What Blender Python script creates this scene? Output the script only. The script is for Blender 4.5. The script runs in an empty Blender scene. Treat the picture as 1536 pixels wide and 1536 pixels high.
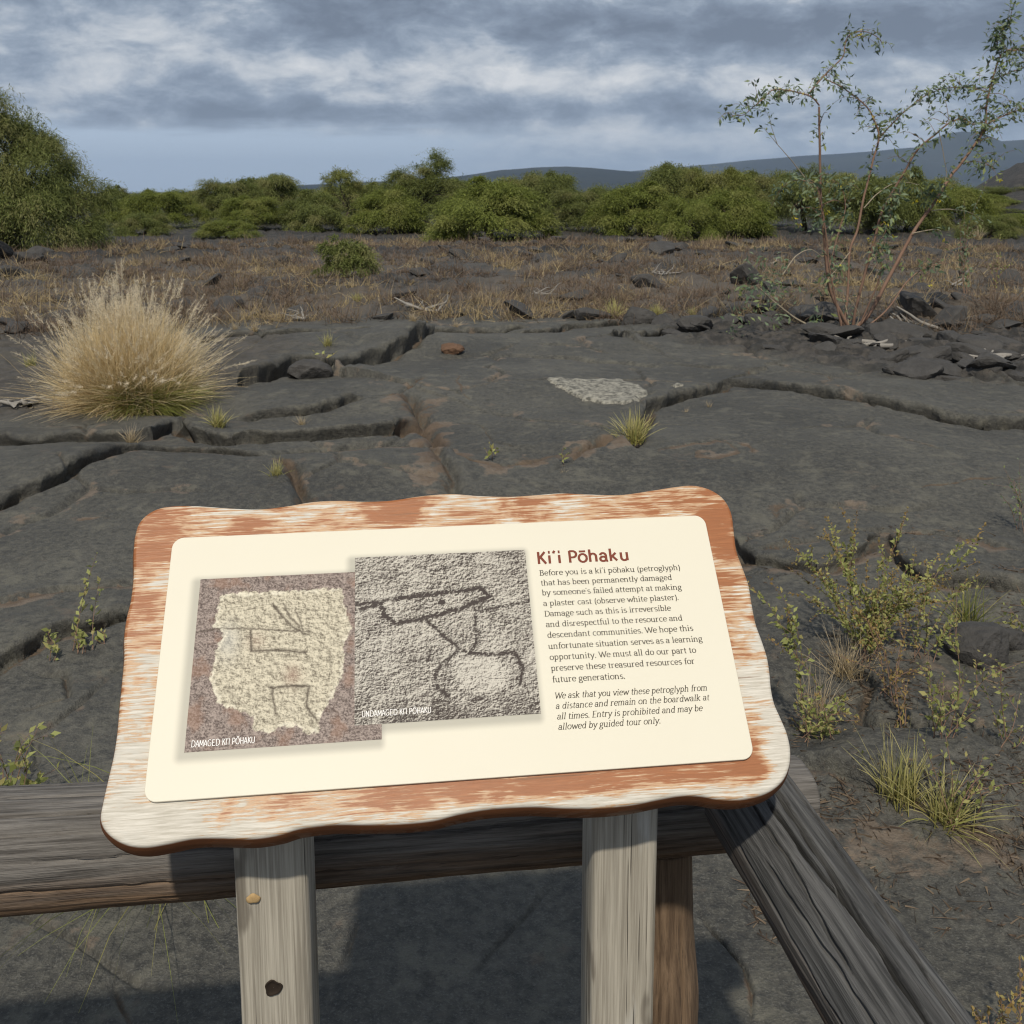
import bpy, bmesh, math
import numpy as np
from mathutils import Matrix, Vector

SC = bpy.context.scene
COL = SC.collection
rng = np.random.default_rng(7)

# ------------------------------------------------------------------ camera
CAMZ = 1.65
FPX, CX, CY = 1520.0, 768.0, 512.0          # focal length and principal point in photo pixels
PITCH = math.atan((CY - 275.0) / FPX)
cam = bpy.data.cameras.new('camera')
camo = bpy.data.objects.new('camera', cam)
COL.objects.link(camo)
SC.camera = camo
camo.location = (0, 0, CAMZ)
camo.rotation_euler = (math.radians(90) - PITCH, 0, 0)
cam.sensor_width = 36.0
cam.lens = 36.0 * FPX / 1536.0
cam.shift_y = -(768.0 - CY) / 1536.0
cam.clip_start = 0.05
cam.clip_end = 60000
cam.dof.use_dof = True
cam.dof.focus_distance = 1.13
cam.dof.aperture_fstop = 28.0

# ------------------------------------------------------------------ view and render
SC.view_settings.view_transform = 'Standard'
SC.view_settings.look = 'None'
SC.view_settings.exposure = 0.08
SC.view_settings.gamma = 1.0
SC.render.engine = 'CYCLES'
SC.cycles.use_denoising = True
SC.cycles.filter_width = 1.1
SC.cycles.max_bounces = 6
SC.cycles.diffuse_bounces = 3
SC.cycles.glossy_bounces = 2
SC.cycles.transmission_bounces = 3
SC.cycles.volume_bounces = 1
SC.cycles.sample_clamp_indirect = 4.0

SUN_EL = math.radians(52)
SUN_H = np.array([-0.10, -0.995])          # horizontal direction towards the sun (behind the camera)
SUN_DIR = Vector((SUN_H[0] * math.cos(SUN_EL), SUN_H[1] * math.cos(SUN_EL), math.sin(SUN_EL)))


# ------------------------------------------------------------------ node helper
class NT:
    def __init__(s, tree):
        s.t = tree
        s.t.nodes.clear()

    def new(s, typ, **props):
        n = s.t.nodes.new(typ)
        for k, v in props.items():
            setattr(n, k, v)
        return n

    def put(s, sock, v):
        if hasattr(v, 'is_linked') or isinstance(v, bpy.types.NodeSocket):
            s.t.links.new(v, sock)
        elif isinstance(v, (tuple, list)):
            sock.default_value = tuple(v) + ((1.0,) if len(sock.default_value) == 4 and len(v) == 3 else ())
        else:
            sock.default_value = v

    def m(s, op, a, b=0.0, c=0.0, clamp=False):
        n = s.new('ShaderNodeMath', operation=op, use_clamp=clamp)
        s.put(n.inputs[0], a)
        s.put(n.inputs[1], b)
        s.put(n.inputs[2], c)
        return n.outputs[0]

    def add(s, a, b): return s.m('ADD', a, b)
    def mul(s, a, b): return s.m('MULTIPLY', a, b)
    def sub(s, a, b): return s.m('SUBTRACT', a, b)

    def ss(s, v, a, b, lo=0.0, hi=1.0):
        n = s.new('ShaderNodeMapRange', interpolation_type='SMOOTHSTEP')
        s.put(n.inputs['Value'], v)
        n.inputs['From Min'].default_value = a
        n.inputs['From Max'].default_value = b
        n.inputs['To Min'].default_value = lo
        n.inputs['To Max'].default_value = hi
        return n.outputs[0]

    def mix(s, f, a, b, blend='MIX'):
        n = s.new('ShaderNodeMix', data_type='RGBA', blend_type=blend)
        s.put(n.inputs[0], f)
        s.put(n.inputs[6], a)
        s.put(n.inputs[7], b)
        return n.outputs[2]

    def noise(s, vec, scale, detail=3.0, rough=0.5, dist=0.0):
        n = s.new('ShaderNodeTexNoise')
        if vec is not None:
            s.t.links.new(vec, n.inputs['Vector'])
        n.inputs['Scale'].default_value = scale
        n.inputs['Detail'].default_value = detail
        n.inputs['Roughness'].default_value = rough
        n.inputs['Distortion'].default_value = dist
        return n.outputs['Fac']

    def voro(s, vec, scale, feature='F1', out='Distance'):
        n = s.new('ShaderNodeTexVoronoi', feature=feature)
        s.t.links.new(vec, n.inputs['Vector'])
        n.inputs['Scale'].default_value = scale
        return n.outputs[out]

    def vscale(s, vec, sc):
        n = s.new('ShaderNodeVectorMath', operation='MULTIPLY')
        s.t.links.new(vec, n.inputs[0])
        n.inputs[1].default_value = sc
        return n.outputs[0]

    def attr(s, name):
        return s.new('ShaderNodeAttribute', attribute_name=name).outputs['Fac']

    def obj(s):
        return s.new('ShaderNodeTexCoord').outputs['Object']

    def sep(s, vec):
        n = s.new('ShaderNodeSeparateXYZ')
        s.t.links.new(vec, n.inputs[0])
        return n.outputs[0], n.outputs[1], n.outputs[2]

    def comb(s, x, y, z):
        n = s.new('ShaderNodeCombineXYZ')
        s.put(n.inputs[0], x); s.put(n.inputs[1], y); s.put(n.inputs[2], z)
        return n.outputs[0]

    def bump(s, h, strength=0.5, dist=0.01, normal=None):
        n = s.new('ShaderNodeBump')
        s.put(n.inputs['Strength'], strength)
        n.inputs['Distance'].default_value = dist
        s.t.links.new(h, n.inputs['Height'])
        if normal is not None:
            s.t.links.new(normal, n.inputs['Normal'])
        return n.outputs[0]


def material(name, fn):
    m = bpy.data.materials.new(name)
    m.use_nodes = True
    nt = NT(m.node_tree)
    out = nt.new('ShaderNodeOutputMaterial')
    b = nt.new('ShaderNodeBsdfPrincipled')
    nt.t.links.new(b.outputs[0], out.inputs[0])
    b.inputs['Roughness'].default_value = 0.8
    b.inputs['Specular IOR Level'].default_value = 0.3
    r = fn(nt, b)
    if r is not None:                       # a closure of its own
        nt.t.links.new(r, out.inputs[0])
    return m


# ------------------------------------------------------------------ sky
W = bpy.data.worlds.new("World")
SC.world = W
W.use_nodes = True
nt = NT(W.node_tree)
wout = nt.new('ShaderNodeOutputWorld')
bg = nt.new('ShaderNodeBackground')
nt.t.links.new(bg.outputs[0], wout.inputs[0])
bg.inputs['Strength'].default_value = 0.1
sky = nt.new('ShaderNodeTexSky', sky_type='NISHITA')
sky.sun_disc = False
sky.sun_elevation = SUN_EL
sky.sun_rotation = math.atan2(SUN_H[0], SUN_H[1])
gen = nt.new('ShaderNodeTexCoord').outputs['Generated']
dx, dy, dz = nt.sep(gen)
az = nt.m('ARCTAN2', dx, dy)
P1 = nt.vscale(gen, (2.6, 2.6, 7.0))
P2 = nt.vscale(gen, (9.5, 9.5, 21.0))
c1 = nt.noise(P1, 1.7, 9.0, 0.54, 0.25)
c2 = nt.noise(P2, 1.6, 10.0, 0.62, 0.25)
c3 = nt.noise(nt.vscale(gen, (3.0, 3.0, 30.0)), 3.5, 6.0, 0.6)
val = nt.add(nt.mul(nt.sub(c1, 0.5), 1.25), nt.mul(nt.sub(c2, 0.5), 1.6))


def blob(a0, e0, sa, se, amp):
    u = nt.mul(nt.sub(az, a0), 1.0 / sa)
    v = nt.mul(nt.sub(dz, e0), 1.0 / se)
    q = nt.add(nt.mul(u, u), nt.mul(v, v))
    return nt.mul(nt.m('EXPONENT', nt.mul(q, -1.0)), amp)


for b_ in ((0.04, 0.098, 0.13, 0.016, 0.36), (0.20, 0.086, 0.10, 0.012, 0.26), (-0.16, 0.108, 0.16, 0.018, 0.20), (-0.36, 0.130, 0.2, 0.035, 0.16),
           (0.36, 0.130, 0.26, 0.040, -0.30), (0.08, 0.150, 0.24, 0.022, -0.30), (-0.10, 0.064, 0.20, 0.009, -0.26), (0.12, 0.072, 0.12, 0.006, -0.12),
           (-0.47, 0.092, 0.12, 0.010, 0.16), (0.40, 0.062, 0.20, 0.018, -0.10), (0.14, 0.040, 0.26, 0.014, 0.26),
           (-0.30, 0.175, 0.2, 0.02, -0.16), (-0.40, 0.070, 0.12, 0.006, -0.12), (0.28, 0.165, 0.1, 0.016, 0.14)):
    val = nt.add(val, blob(*b_))
ramp = nt.new('ShaderNodeValToRGB')
nt.t.links.new(nt.add(val, 0.5), ramp.inputs[0])
cr = ramp.color_ramp
cr.elements[0].position = 0.10
cr.elements[0].color = (1.50, 1.86, 2.48, 1)
cr.elements[1].position = 1.0
cr.elements[1].color = (7.4, 7.5, 7.6, 1)
for p_, c_ in ((0.36, (2.20, 2.70, 3.50)), (0.53, (3.1, 3.68, 4.5)), (0.72, (5.0, 5.4, 5.9))):
    e_ = cr.elements.new(p_)
    e_.color = c_ + (1,)
gap = nt.mul(nt.ss(nt.add(dz, nt.mul(nt.sub(c3, 0.5), 0.030)), 0.040, 0.062, 1.0, 0.0), nt.ss(nt.add(az, nt.mul(nt.sub(c1, 0.5), 0.4)), -0.16, 0.14, 1.0, 0.15))
gap = nt.mul(gap, nt.ss(az, -1.2, -0.7))
clear = nt.mix(0.80, nt.vscale(sky.outputs[0], (0.55, 0.6, 0.65)), (5.2, 6.3, 7.9))
skycol = nt.mix(gap, ramp.outputs[0], clear)
nt.t.links.new(skycol, bg.inputs['Color'])

# ------------------------------------------------------------------ sun
sl = bpy.data.lights.new('sun', 'SUN')
sl.energy = 3.3
sl.angle = math.radians(1.6)
sl.color = (1.0, 0.92, 0.78)
so = bpy.data.objects.new('sun', sl)
COL.objects.link(so)
so.location = (0, 0, 30)
so.rotation_euler = SUN_DIR.to_track_quat('Z', 'Y').to_euler()


# ------------------------------------------------------------------ numeric helpers
def hash2(ix, iy, seed):
    h = (ix.astype(np.int64) * 374761393 + iy.astype(np.int64) * 668265263 + seed * 144269) & 0xFFFFFFFF
    h = ((h ^ (h >> 13)) * 1274126177) & 0xFFFFFFFF
    h = ((h ^ (h >> 16)) * 2246822519) & 0xFFFFFFFF
    return ((h ^ (h >> 15)) & 0xFFFFFF) / float(0xFFFFFF)


def perlin(x, y, seed=0):
    x = np.asarray(x, float); y = np.asarray(y, float)
    xi = np.floor(x); yi = np.floor(y)
    fx = x - xi; fy = y - yi
    u = fx * fx * fx * (fx * (fx * 6 - 15) + 10)
    v = fy * fy * fy * (fy * (fy * 6 - 15) + 10)

    def g(ox, oy):
        a = hash2(xi + ox, yi + oy, seed) * 2 * np.pi
        return np.cos(a) * (fx - ox) + np.sin(a) * (fy - oy)
    a = g(0, 0) * (1 - u) + g(1, 0) * u
    b = g(0, 1) * (1 - u) + g(1, 1) * u
    return (a * (1 - v) + b * v) * 1.5


def fbm(x, y, oct=4, seed=0, gain=0.5):
    s = 0; a = 1.0; t = 0
    for i in range(oct):
        s = s + a * perlin(x * 2 ** i, y * 2 ** i, seed + i * 17)
        t += a
        a *= gain
    return s / t


def sstep(v, a, b):
    t = np.clip((v - a) / (b - a), 0, 1)
    return t * t * (3 - 2 * t)


cp, sp = math.cos(PITCH), math.sin(PITCH)


def ray(px, py):
    a = (np.asarray(px, float) - CX) / FPX
    b = -(np.asarray(py, float) - CY) / FPX
    return np.stack([a, cp + b * sp, -sp + b * cp], -1)


CAM = np.array([0, 0, CAMZ])


def flat(px, py):
    d = ray(px, py)
    t = CAMZ / -d[..., 2]
    return (CAM + d * t[..., None])[..., :2]


def at_y(px, py, Y):
    """point of the sight line through a photo pixel at the distance Y"""
    d = ray(px, py)
    return CAM + d * (Y / d[1])


NRM = [0, 0]


def polydist(X, Y, pts):
    """distance, side (+ left of travel) and position along a polyline"""
    best = np.full(X.shape, 1e9); sd = np.zeros(X.shape); al = np.zeros(X.shape)
    NRM[0] = np.zeros(X.shape); NRM[1] = np.zeros(X.shape)
    acc = 0.0
    for (x0, y0), (x1, y1) in zip(pts[:-1], pts[1:]):
        vx, vy = x1 - x0, y1 - y0
        L2 = vx * vx + vy * vy + 1e-12
        t = np.clip(((X - x0) * vx + (Y - y0) * vy) / L2, 0, 1)
        ex = X - (x0 + t * vx); ey = Y - (y0 + t * vy)
        d = np.hypot(ex, ey)
        k = d < best
        best = np.where(k, d, best)
        sd = np.where(k, np.sign(vx * (Y - y0) - vy * (X - x0)), sd)
        al = np.where(k, acc + t * math.sqrt(L2), al)
        NRM[0] = np.where(k, -vy / math.sqrt(L2), NRM[0]); NRM[1] = np.where(k, vx / math.sqrt(L2), NRM[1])
        acc += math.sqrt(L2)
    return best, sd, al, acc


def inpoly(X, Y, pts):
    c = np.zeros(X.shape, bool)
    n = len(pts)
    for i in range(n):
        x0, y0 = pts[i]; x1, y1 = pts[(i + 1) % n]
        k = ((y0 > Y) != (y1 > Y)) & (X < (x1 - x0) * (Y - y0) / (y1 - y0 + 1e-12) + x0)
        c ^= k
    return c


def polymask(X, Y, pts, soft):
    d, _, _, _ = polydist(X, Y, list(pts) + [pts[0]])
    s = np.where(inpoly(X, Y, pts), d, -d)
    return sstep(s, -soft, soft)


# ------------------------------------------------------------------ mesh helpers
def mesh_np(name, verts, faces, mat=None, attrs=None, smooth=False):
    verts = np.asarray(verts, np.float32).reshape(-1, 3)
    faces = np.asarray(faces, np.int32)
    me = bpy.data.meshes.new(name)
    k = faces.shape[1]
    me.vertices.add(len(verts))
    me.vertices.foreach_set('co', verts.ravel())
    me.loops.add(faces.size)
    me.loops.foreach_set('vertex_index', faces.ravel())
    me.polygons.add(len(faces))
    me.polygons.foreach_set('loop_start', np.arange(0, faces.size, k, dtype=np.int32))
    try:
        me.polygons.foreach_set('loop_total', np.full(len(faces), k, np.int32))
    except Exception:
        pass
    if smooth:
        me.polygons.foreach_set('use_smooth', np.ones(len(faces), bool))
    for an, av in (attrs or {}).items():
        a = me.attributes.new(an, 'FLOAT', 'POINT')
        a.data.foreach_set('value', np.asarray(av, np.float32).ravel())
    me.update(calc_edges=True)
    if mat:
        me.materials.append(mat)
    return me


def link(name, me, parent=None, loc=None):
    o = bpy.data.objects.new(name, me)
    COL.objects.link(o)
    if parent is not None:
        o.parent = parent
    if loc is not None:
        o.location = loc
    return o


def tag(o, label=None, cat=None, group=None, kind=None):
    if label: o['label'] = label
    if cat: o['category'] = cat
    if group: o['group'] = group
    if kind: o['kind'] = kind
    return o


def empty(name, loc, label, cat, group=None):
    o = bpy.data.objects.new(name, None)
    COL.objects.link(o)
    o.empty_display_size = 0.1
    o.location = loc
    return tag(o, label, cat, group)


class MB:
    """collects pieces of one mesh"""
    def __init__(s):
        s.v = []; s.f = []; s.a = {}; s.n = 0

    def put(s, v, f, **attrs):
        v = np.asarray(v, float).reshape(-1, 3)
        s.v.append(v); s.f.append(np.asarray(f, int) + s.n)
        for k, x in attrs.items():
            s.a.setdefault(k, []).append(np.broadcast_to(np.asarray(x, float), (len(v),)))
        s.n += len(v)

    def build(s, name, mat, parent=None, off=(0, 0, 0), smooth=False):
        v = np.concatenate(s.v) - np.asarray(off, float)
        f = np.concatenate(s.f)
        at = {k: np.concatenate(x) for k, x in s.a.items()}
        return link(name, mesh_np(name, v, f, mat, at, smooth), parent)


def smooth_path(pts, n):
    """Catmull-Rom through 2-D or 3-D points"""
    P = np.asarray(pts, float)
    if len(P) < 3:
        t = np.linspace(0, 1, n)[:, None]
        return P[0] * (1 - t) + P[-1] * t
    Q = np.vstack([2 * P[0] - P[1], P, 2 * P[-1] - P[-2]])
    seg = len(P) - 1
    out = []
    for tt in np.linspace(0, seg - 1e-6, n):
        i = int(tt); t = tt - i
        p0, p1, p2, p3 = Q[i:i + 4]
        out.append(0.5 * (2 * p1 + (p2 - p0) * t + (2 * p0 - 5 * p1 + 4 * p2 - p3) * t * t + (3 * p1 - p0 - 3 * p2 + p3) * t ** 3))
    return np.array(out)


def frames(P):
    T = np.gradient(P, axis=0)
    T /= np.linalg.norm(T, axis=1)[:, None] + 1e-12
    ref = np.array([0, 0, 1.0]) if abs(T[0, 2]) < 0.9 else np.array([1.0, 0, 0])
    N = np.zeros_like(P)
    n = np.cross(ref, T[0]); n /= np.linalg.norm(n)
    for i in range(len(P)):
        n = n - T[i] * (n @ T[i]); n /= np.linalg.norm(n) + 1e-12
        N[i] = n
    return T, N, np.cross(T, N)


def tube_geo(P, R, sides=6):
    P = np.asarray(P, float); R = np.broadcast_to(np.asarray(R, float), (len(P),))
    T, N, B = frames(P)
    a = np.linspace(0, 2 * np.pi, sides, endpoint=False)
    v = P[:, None] + R[:, None, None] * (np.cos(a)[None, :, None] * N[:, None] + np.sin(a)[None, :, None] * B[:, None])
    n = len(P)
    i, j = np.meshgrid(np.arange(n - 1), np.arange(sides), indexing='ij')
    q = np.stack([i * sides + j, i * sides + (j + 1) % sides, (i + 1) * sides + (j + 1) % sides, (i + 1) * sides + j], -1).reshape(-1, 4)
    return v.reshape(-1, 3), q


def ribbons(base, dirs, length, droop, width, segs=4, seed=0, taper=0.15, hang=None):
    """grass blades: base (n,3), dirs (n,3) unit, bent down by droop; quads with t and rnd"""
    r = np.random.default_rng(seed)
    n = len(base)
    t = np.linspace(0, 1, segs + 1)
    L = np.asarray(length)[:, None] * np.ones((n, 1))
    P = base[:, None] + dirs[:, None] * (L[:, :, None] * t[None, :, None])
    P[:, :, 2] -= (np.asarray(droop)[:, None] * L * t[None] ** 2)
    T = np.gradient(P, axis=1)
    T /= np.linalg.norm(T, axis=2)[..., None] + 1e-12
    rv = r.normal(size=(n, 1, 3))
    S = np.cross(T, rv)
    S /= np.linalg.norm(S, axis=2)[..., None] + 1e-12
    w = np.asarray(width)[:, None] * (1 - (1 - taper) * t[None] ** 1.5)
    A = P - S * w[..., None] * 0.5
    Bv = P + S * w[..., None] * 0.5
    v = np.stack([A, Bv], 2).reshape(-1, 3)
    k = np.arange(n)[:, None] * (segs + 1) * 2
    i = np.arange(segs)[None] * 2
    q = np.stack([k + i, k + i + 1, k + i + 3, k + i + 2], -1).reshape(-1, 4)
    tt = np.broadcast_to(t[None, :, None], (n, segs + 1, 2)).ravel()
    rr = np.broadcast_to(r.random(n)[:, None, None], (n, segs + 1, 2)).ravel()
    return v, q, tt, rr, P[:, -1], T[:, -1]


def leaf_quads(c, axis, nrm, l, w):
    """pointed leaves as folded diamonds: two triangles written as quads (6 verts)"""
    n = len(c)
    axis = axis / (np.linalg.norm(axis, axis=1)[:, None] + 1e-12)
    s = np.cross(axis, nrm)
    s /= np.linalg.norm(s, axis=1)[:, None] + 1e-12
    up = np.cross(s, axis)
    l = np.asarray(l)[:, None]; w = np.asarray(w)[:, None]
    v = np.stack([c, c + axis * l * 0.45 + s * w * 0.5 + up * w * 0.18, c + axis * l - up * w * 0.15, c + axis * l * 0.45 - s * w * 0.5 + up * w * 0.18], 1)
    q = np.arange(n * 4).reshape(-1, 4)
    return v.reshape(-1, 3), q


# ------------------------------------------------------------------ ground height: slabs of smooth lava, cracks, ledges, rubble
# photo-traced cracks, left to right: points, gap half width, depth, step (far side raised), fall-off of the step, soil half width, rust
CR = [
    ([(955, 700), (958, 660), (975, 625), (1010, 606), (1045, 599), (1072, 588), (1095, 577), (1128, 583), (1155, 591), (1200, 601), (1250, 610), (1300, 618), (1350, 629), (1400, 641), (1440, 648), (1475, 654), (1510, 651), (1600, 648)], .035, .09, .075, 1.0, .05, .3),
    ([(612, 605), (628, 632), (642, 662), (668, 692), (700, 712), (750, 714), (800, 708), (850, 702), (900, 692), (955, 682)], .05, .09, -.045, .6, .13, .8),
    ([(-80, 668), (0, 666), (90, 668), (180, 669), (230, 664), (262, 645), (300, 668), (340, 674), (420, 670), (500, 664), (560, 662), (612, 655), (628, 640)], .045, .09, .10, .20, .06, .4),
    ([(-60, 790), (0, 781), (60, 763), (110, 744), (165, 719), (200, 700), (240, 692), (300, 686), (340, 690), (372, 696), (415, 704)], .03, .07, .05, .6, .06, .9),
    ([(415, 706), (422, 726), (440, 750), (470, 790)], .03, .06, -.02, .5, .05, .5),
    ([(418, 702), (450, 690), (520, 676), (590, 672), (640, 690), (672, 735), (700, 770)], .04, .05, .03, .3, .12, .8),
    ([(350, 634), (425, 630), (490, 625), (535, 616), (555, 610)], .03, .07, .06, .4, .03, .2),
    ([(555, 612), (590, 612), (615, 596), (640, 583)], .02, .03, .0, .5, .02, .2),
    ([(360, 582), (400, 572), (450, 556), (470, 553), (500, 562), (560, 546), (620, 530), (652, 508), (660, 500)], .05, .10, .16, .7, .05, .5),
    ([(300, 520), (345, 506), (400, 502), (480, 499), (560, 497), (650, 499), (720, 498), (800, 496)], .06, .10, .05, .8, .05, .2),
    ([(660, 540), (720, 537), (790, 536), (860, 541), (930, 546), (1000, 552)], .05, .03, .02, .6, .02, .1),
    ([(900, 500), (935, 512), (975, 508), (1010, 500), (1060, 505)], .06, .10, .10, .5, .05, .2),
    ([(780, 505), (830, 500), (850, 492), (900, 488), (950, 483)], .05, .08, .06, .7, .05, .2),
    ([(990, 545), (1050, 552), (1130, 560), (1200, 562), (1260, 572), (1330, 585)], .03, .02, .01, .4, .05, .6),
    ([(-60, 930), (20, 919), (60, 909), (110, 900), (150, 895), (230, 884)], .012, .02, .02, .3, .04, 1.2),
    ([(-40, 1020), (0, 1008), (50, 990), (90, 970), (130, 955), (180, 938), (260, 915)], .03, .06, .04, .3, .05, .6),
    ([(40, 1010), (95, 1012), (105, 1045), (60, 1062), (10, 1075)], .012, .02, .015, .1, .02, 1.1),
    ([(1090, 800), (1120, 846), (1165, 853), (1220, 872), (1270, 862), (1310, 830), (1330, 810)], .03, .06, .04, .3, .07, .8),
    ([(1130, 838), (1190, 830), (1240, 818), (1330, 806), (1400, 812), (1460, 830), (1560, 850)], .015, .02, .02, .3, .05, 1.0),
    ([(1330, 812), (1335, 850), (1380, 890), (1440, 900), (1560, 905)], .025, .06, .04, .25, .06, .6),
    ([(1240, 1010), (1300, 1035), (1290, 1080), (1310, 1100), (1400, 1105), (1460, 1102), (1560, 1105)], .02, .04, .03, .3, .04, .5),
    ([(1180, 1140), (1300, 1190), (1420, 1215), (1560, 1260)], .02, .03, .05, .35, .10, .9),
    ([(1040, 1355), (1060, 1390), (1090, 1420), (1115, 1455), (1128, 1490), (1126, 1560)], .004, .012, .004, .1, .01, .5),
    ([(485, 1460), (515, 1440), (530, 1395), (545, 1370)], .006, .01, .004, .1, .014, 1.2),
    ([(190, 1440), (180, 1480), (192, 1520), (200, 1570)], .004, .01, .0, .1, .01, .8),
    ([(985, 712), (990, 698), (1030, 692), (1075, 690), (1100, 697), (1108, 708), (1080, 716), (1050, 712), (1035, 697)], .008, .008, .004, .1, .05, 1.2),
    ([(1100, 694), (1130, 700), (1142, 716)], .008, .006, .0, .1, .03, 1.0),
    ([(1150, 800), (1165, 778), (1188, 768)], .01, .01, .0, .1, .05, 1.1),
    ([(100, 800), (160, 800), (195, 806)], .004, .008, .0, .1, .012, 1.0),
    ([(650, 560), (690, 585), (700, 620)], .006, .01, .0, .1, .01, .3),
    ([(680, 640), (720, 655), (768, 690)], .008, .015, .004, .2, .01, .3),
    ([(1380, 760), (1440, 742), (1536, 735)], .006, .01, .0, .2, .01, .3),
]
CRW = [(flat(*np.array(c[0], float).T),) + c[1:] for c in CR]
DOMES = [(775, 590, 1.25, 1.25, .085), (250, 760, 1.6, 0.75, .10), (560, 715, .62, .42, .08), (1230, 690, 2.0, 1.1, .12), (1380, 610, 2.0, .8, .08), (60, 715, 1.1, .55, .09),
         (470, 600, .8, .6, .06), (560, 522, 1.1, .55, .10), (840, 515, 1.6, .6, .07), (1180, 950, .5, .45, .07), (1420, 870, .7, .4, .06), (70, 950, .55, .28, .05), (1430, 1150, .5, .2, .05), (60, 860, .7, .4, .06), (1460, 480, 1.1, .6, .18)]
DOMEW = [(flat(np.array([d[0]], float), np.array([d[1]], float))[0],) + d[2:] for d in DOMES]
RUB_R = flat(*np.array([(985, 486), (1100, 470), (1300, 452), (1700, 470), (1700, 600), (1536, 580), (1440, 578), (1330, 562), (1230, 545), (1120, 528), (1040, 520), (1000, 505)], float).T)
RUB_L = flat(*np.array([(-200, 500), (60, 500), (300, 505), (430, 505), (450, 540), (380, 575), (280, 620), (60, 628), (-200, 628)], float).T)
BROWN = flat(*np.array([(1190, 1165), (1260, 1150), (1420, 1205), (1560, 1225), (1620, 1430), (1480, 1400), (1330, 1330), (1250, 1320), (1200, 1260)], float).T)
NEARR = flat(*np.array([(1120, 830), (1300, 790), (1450, 810), (1620, 850), (1700, 1300), (1250, 1330), (1170, 1150), (1150, 950)], float).T)
BROWN2 = flat(*np.array([(1180, 1000), (1290, 960), (1330, 1040), (1300, 1120), (1200, 1130)], float).T)


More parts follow.
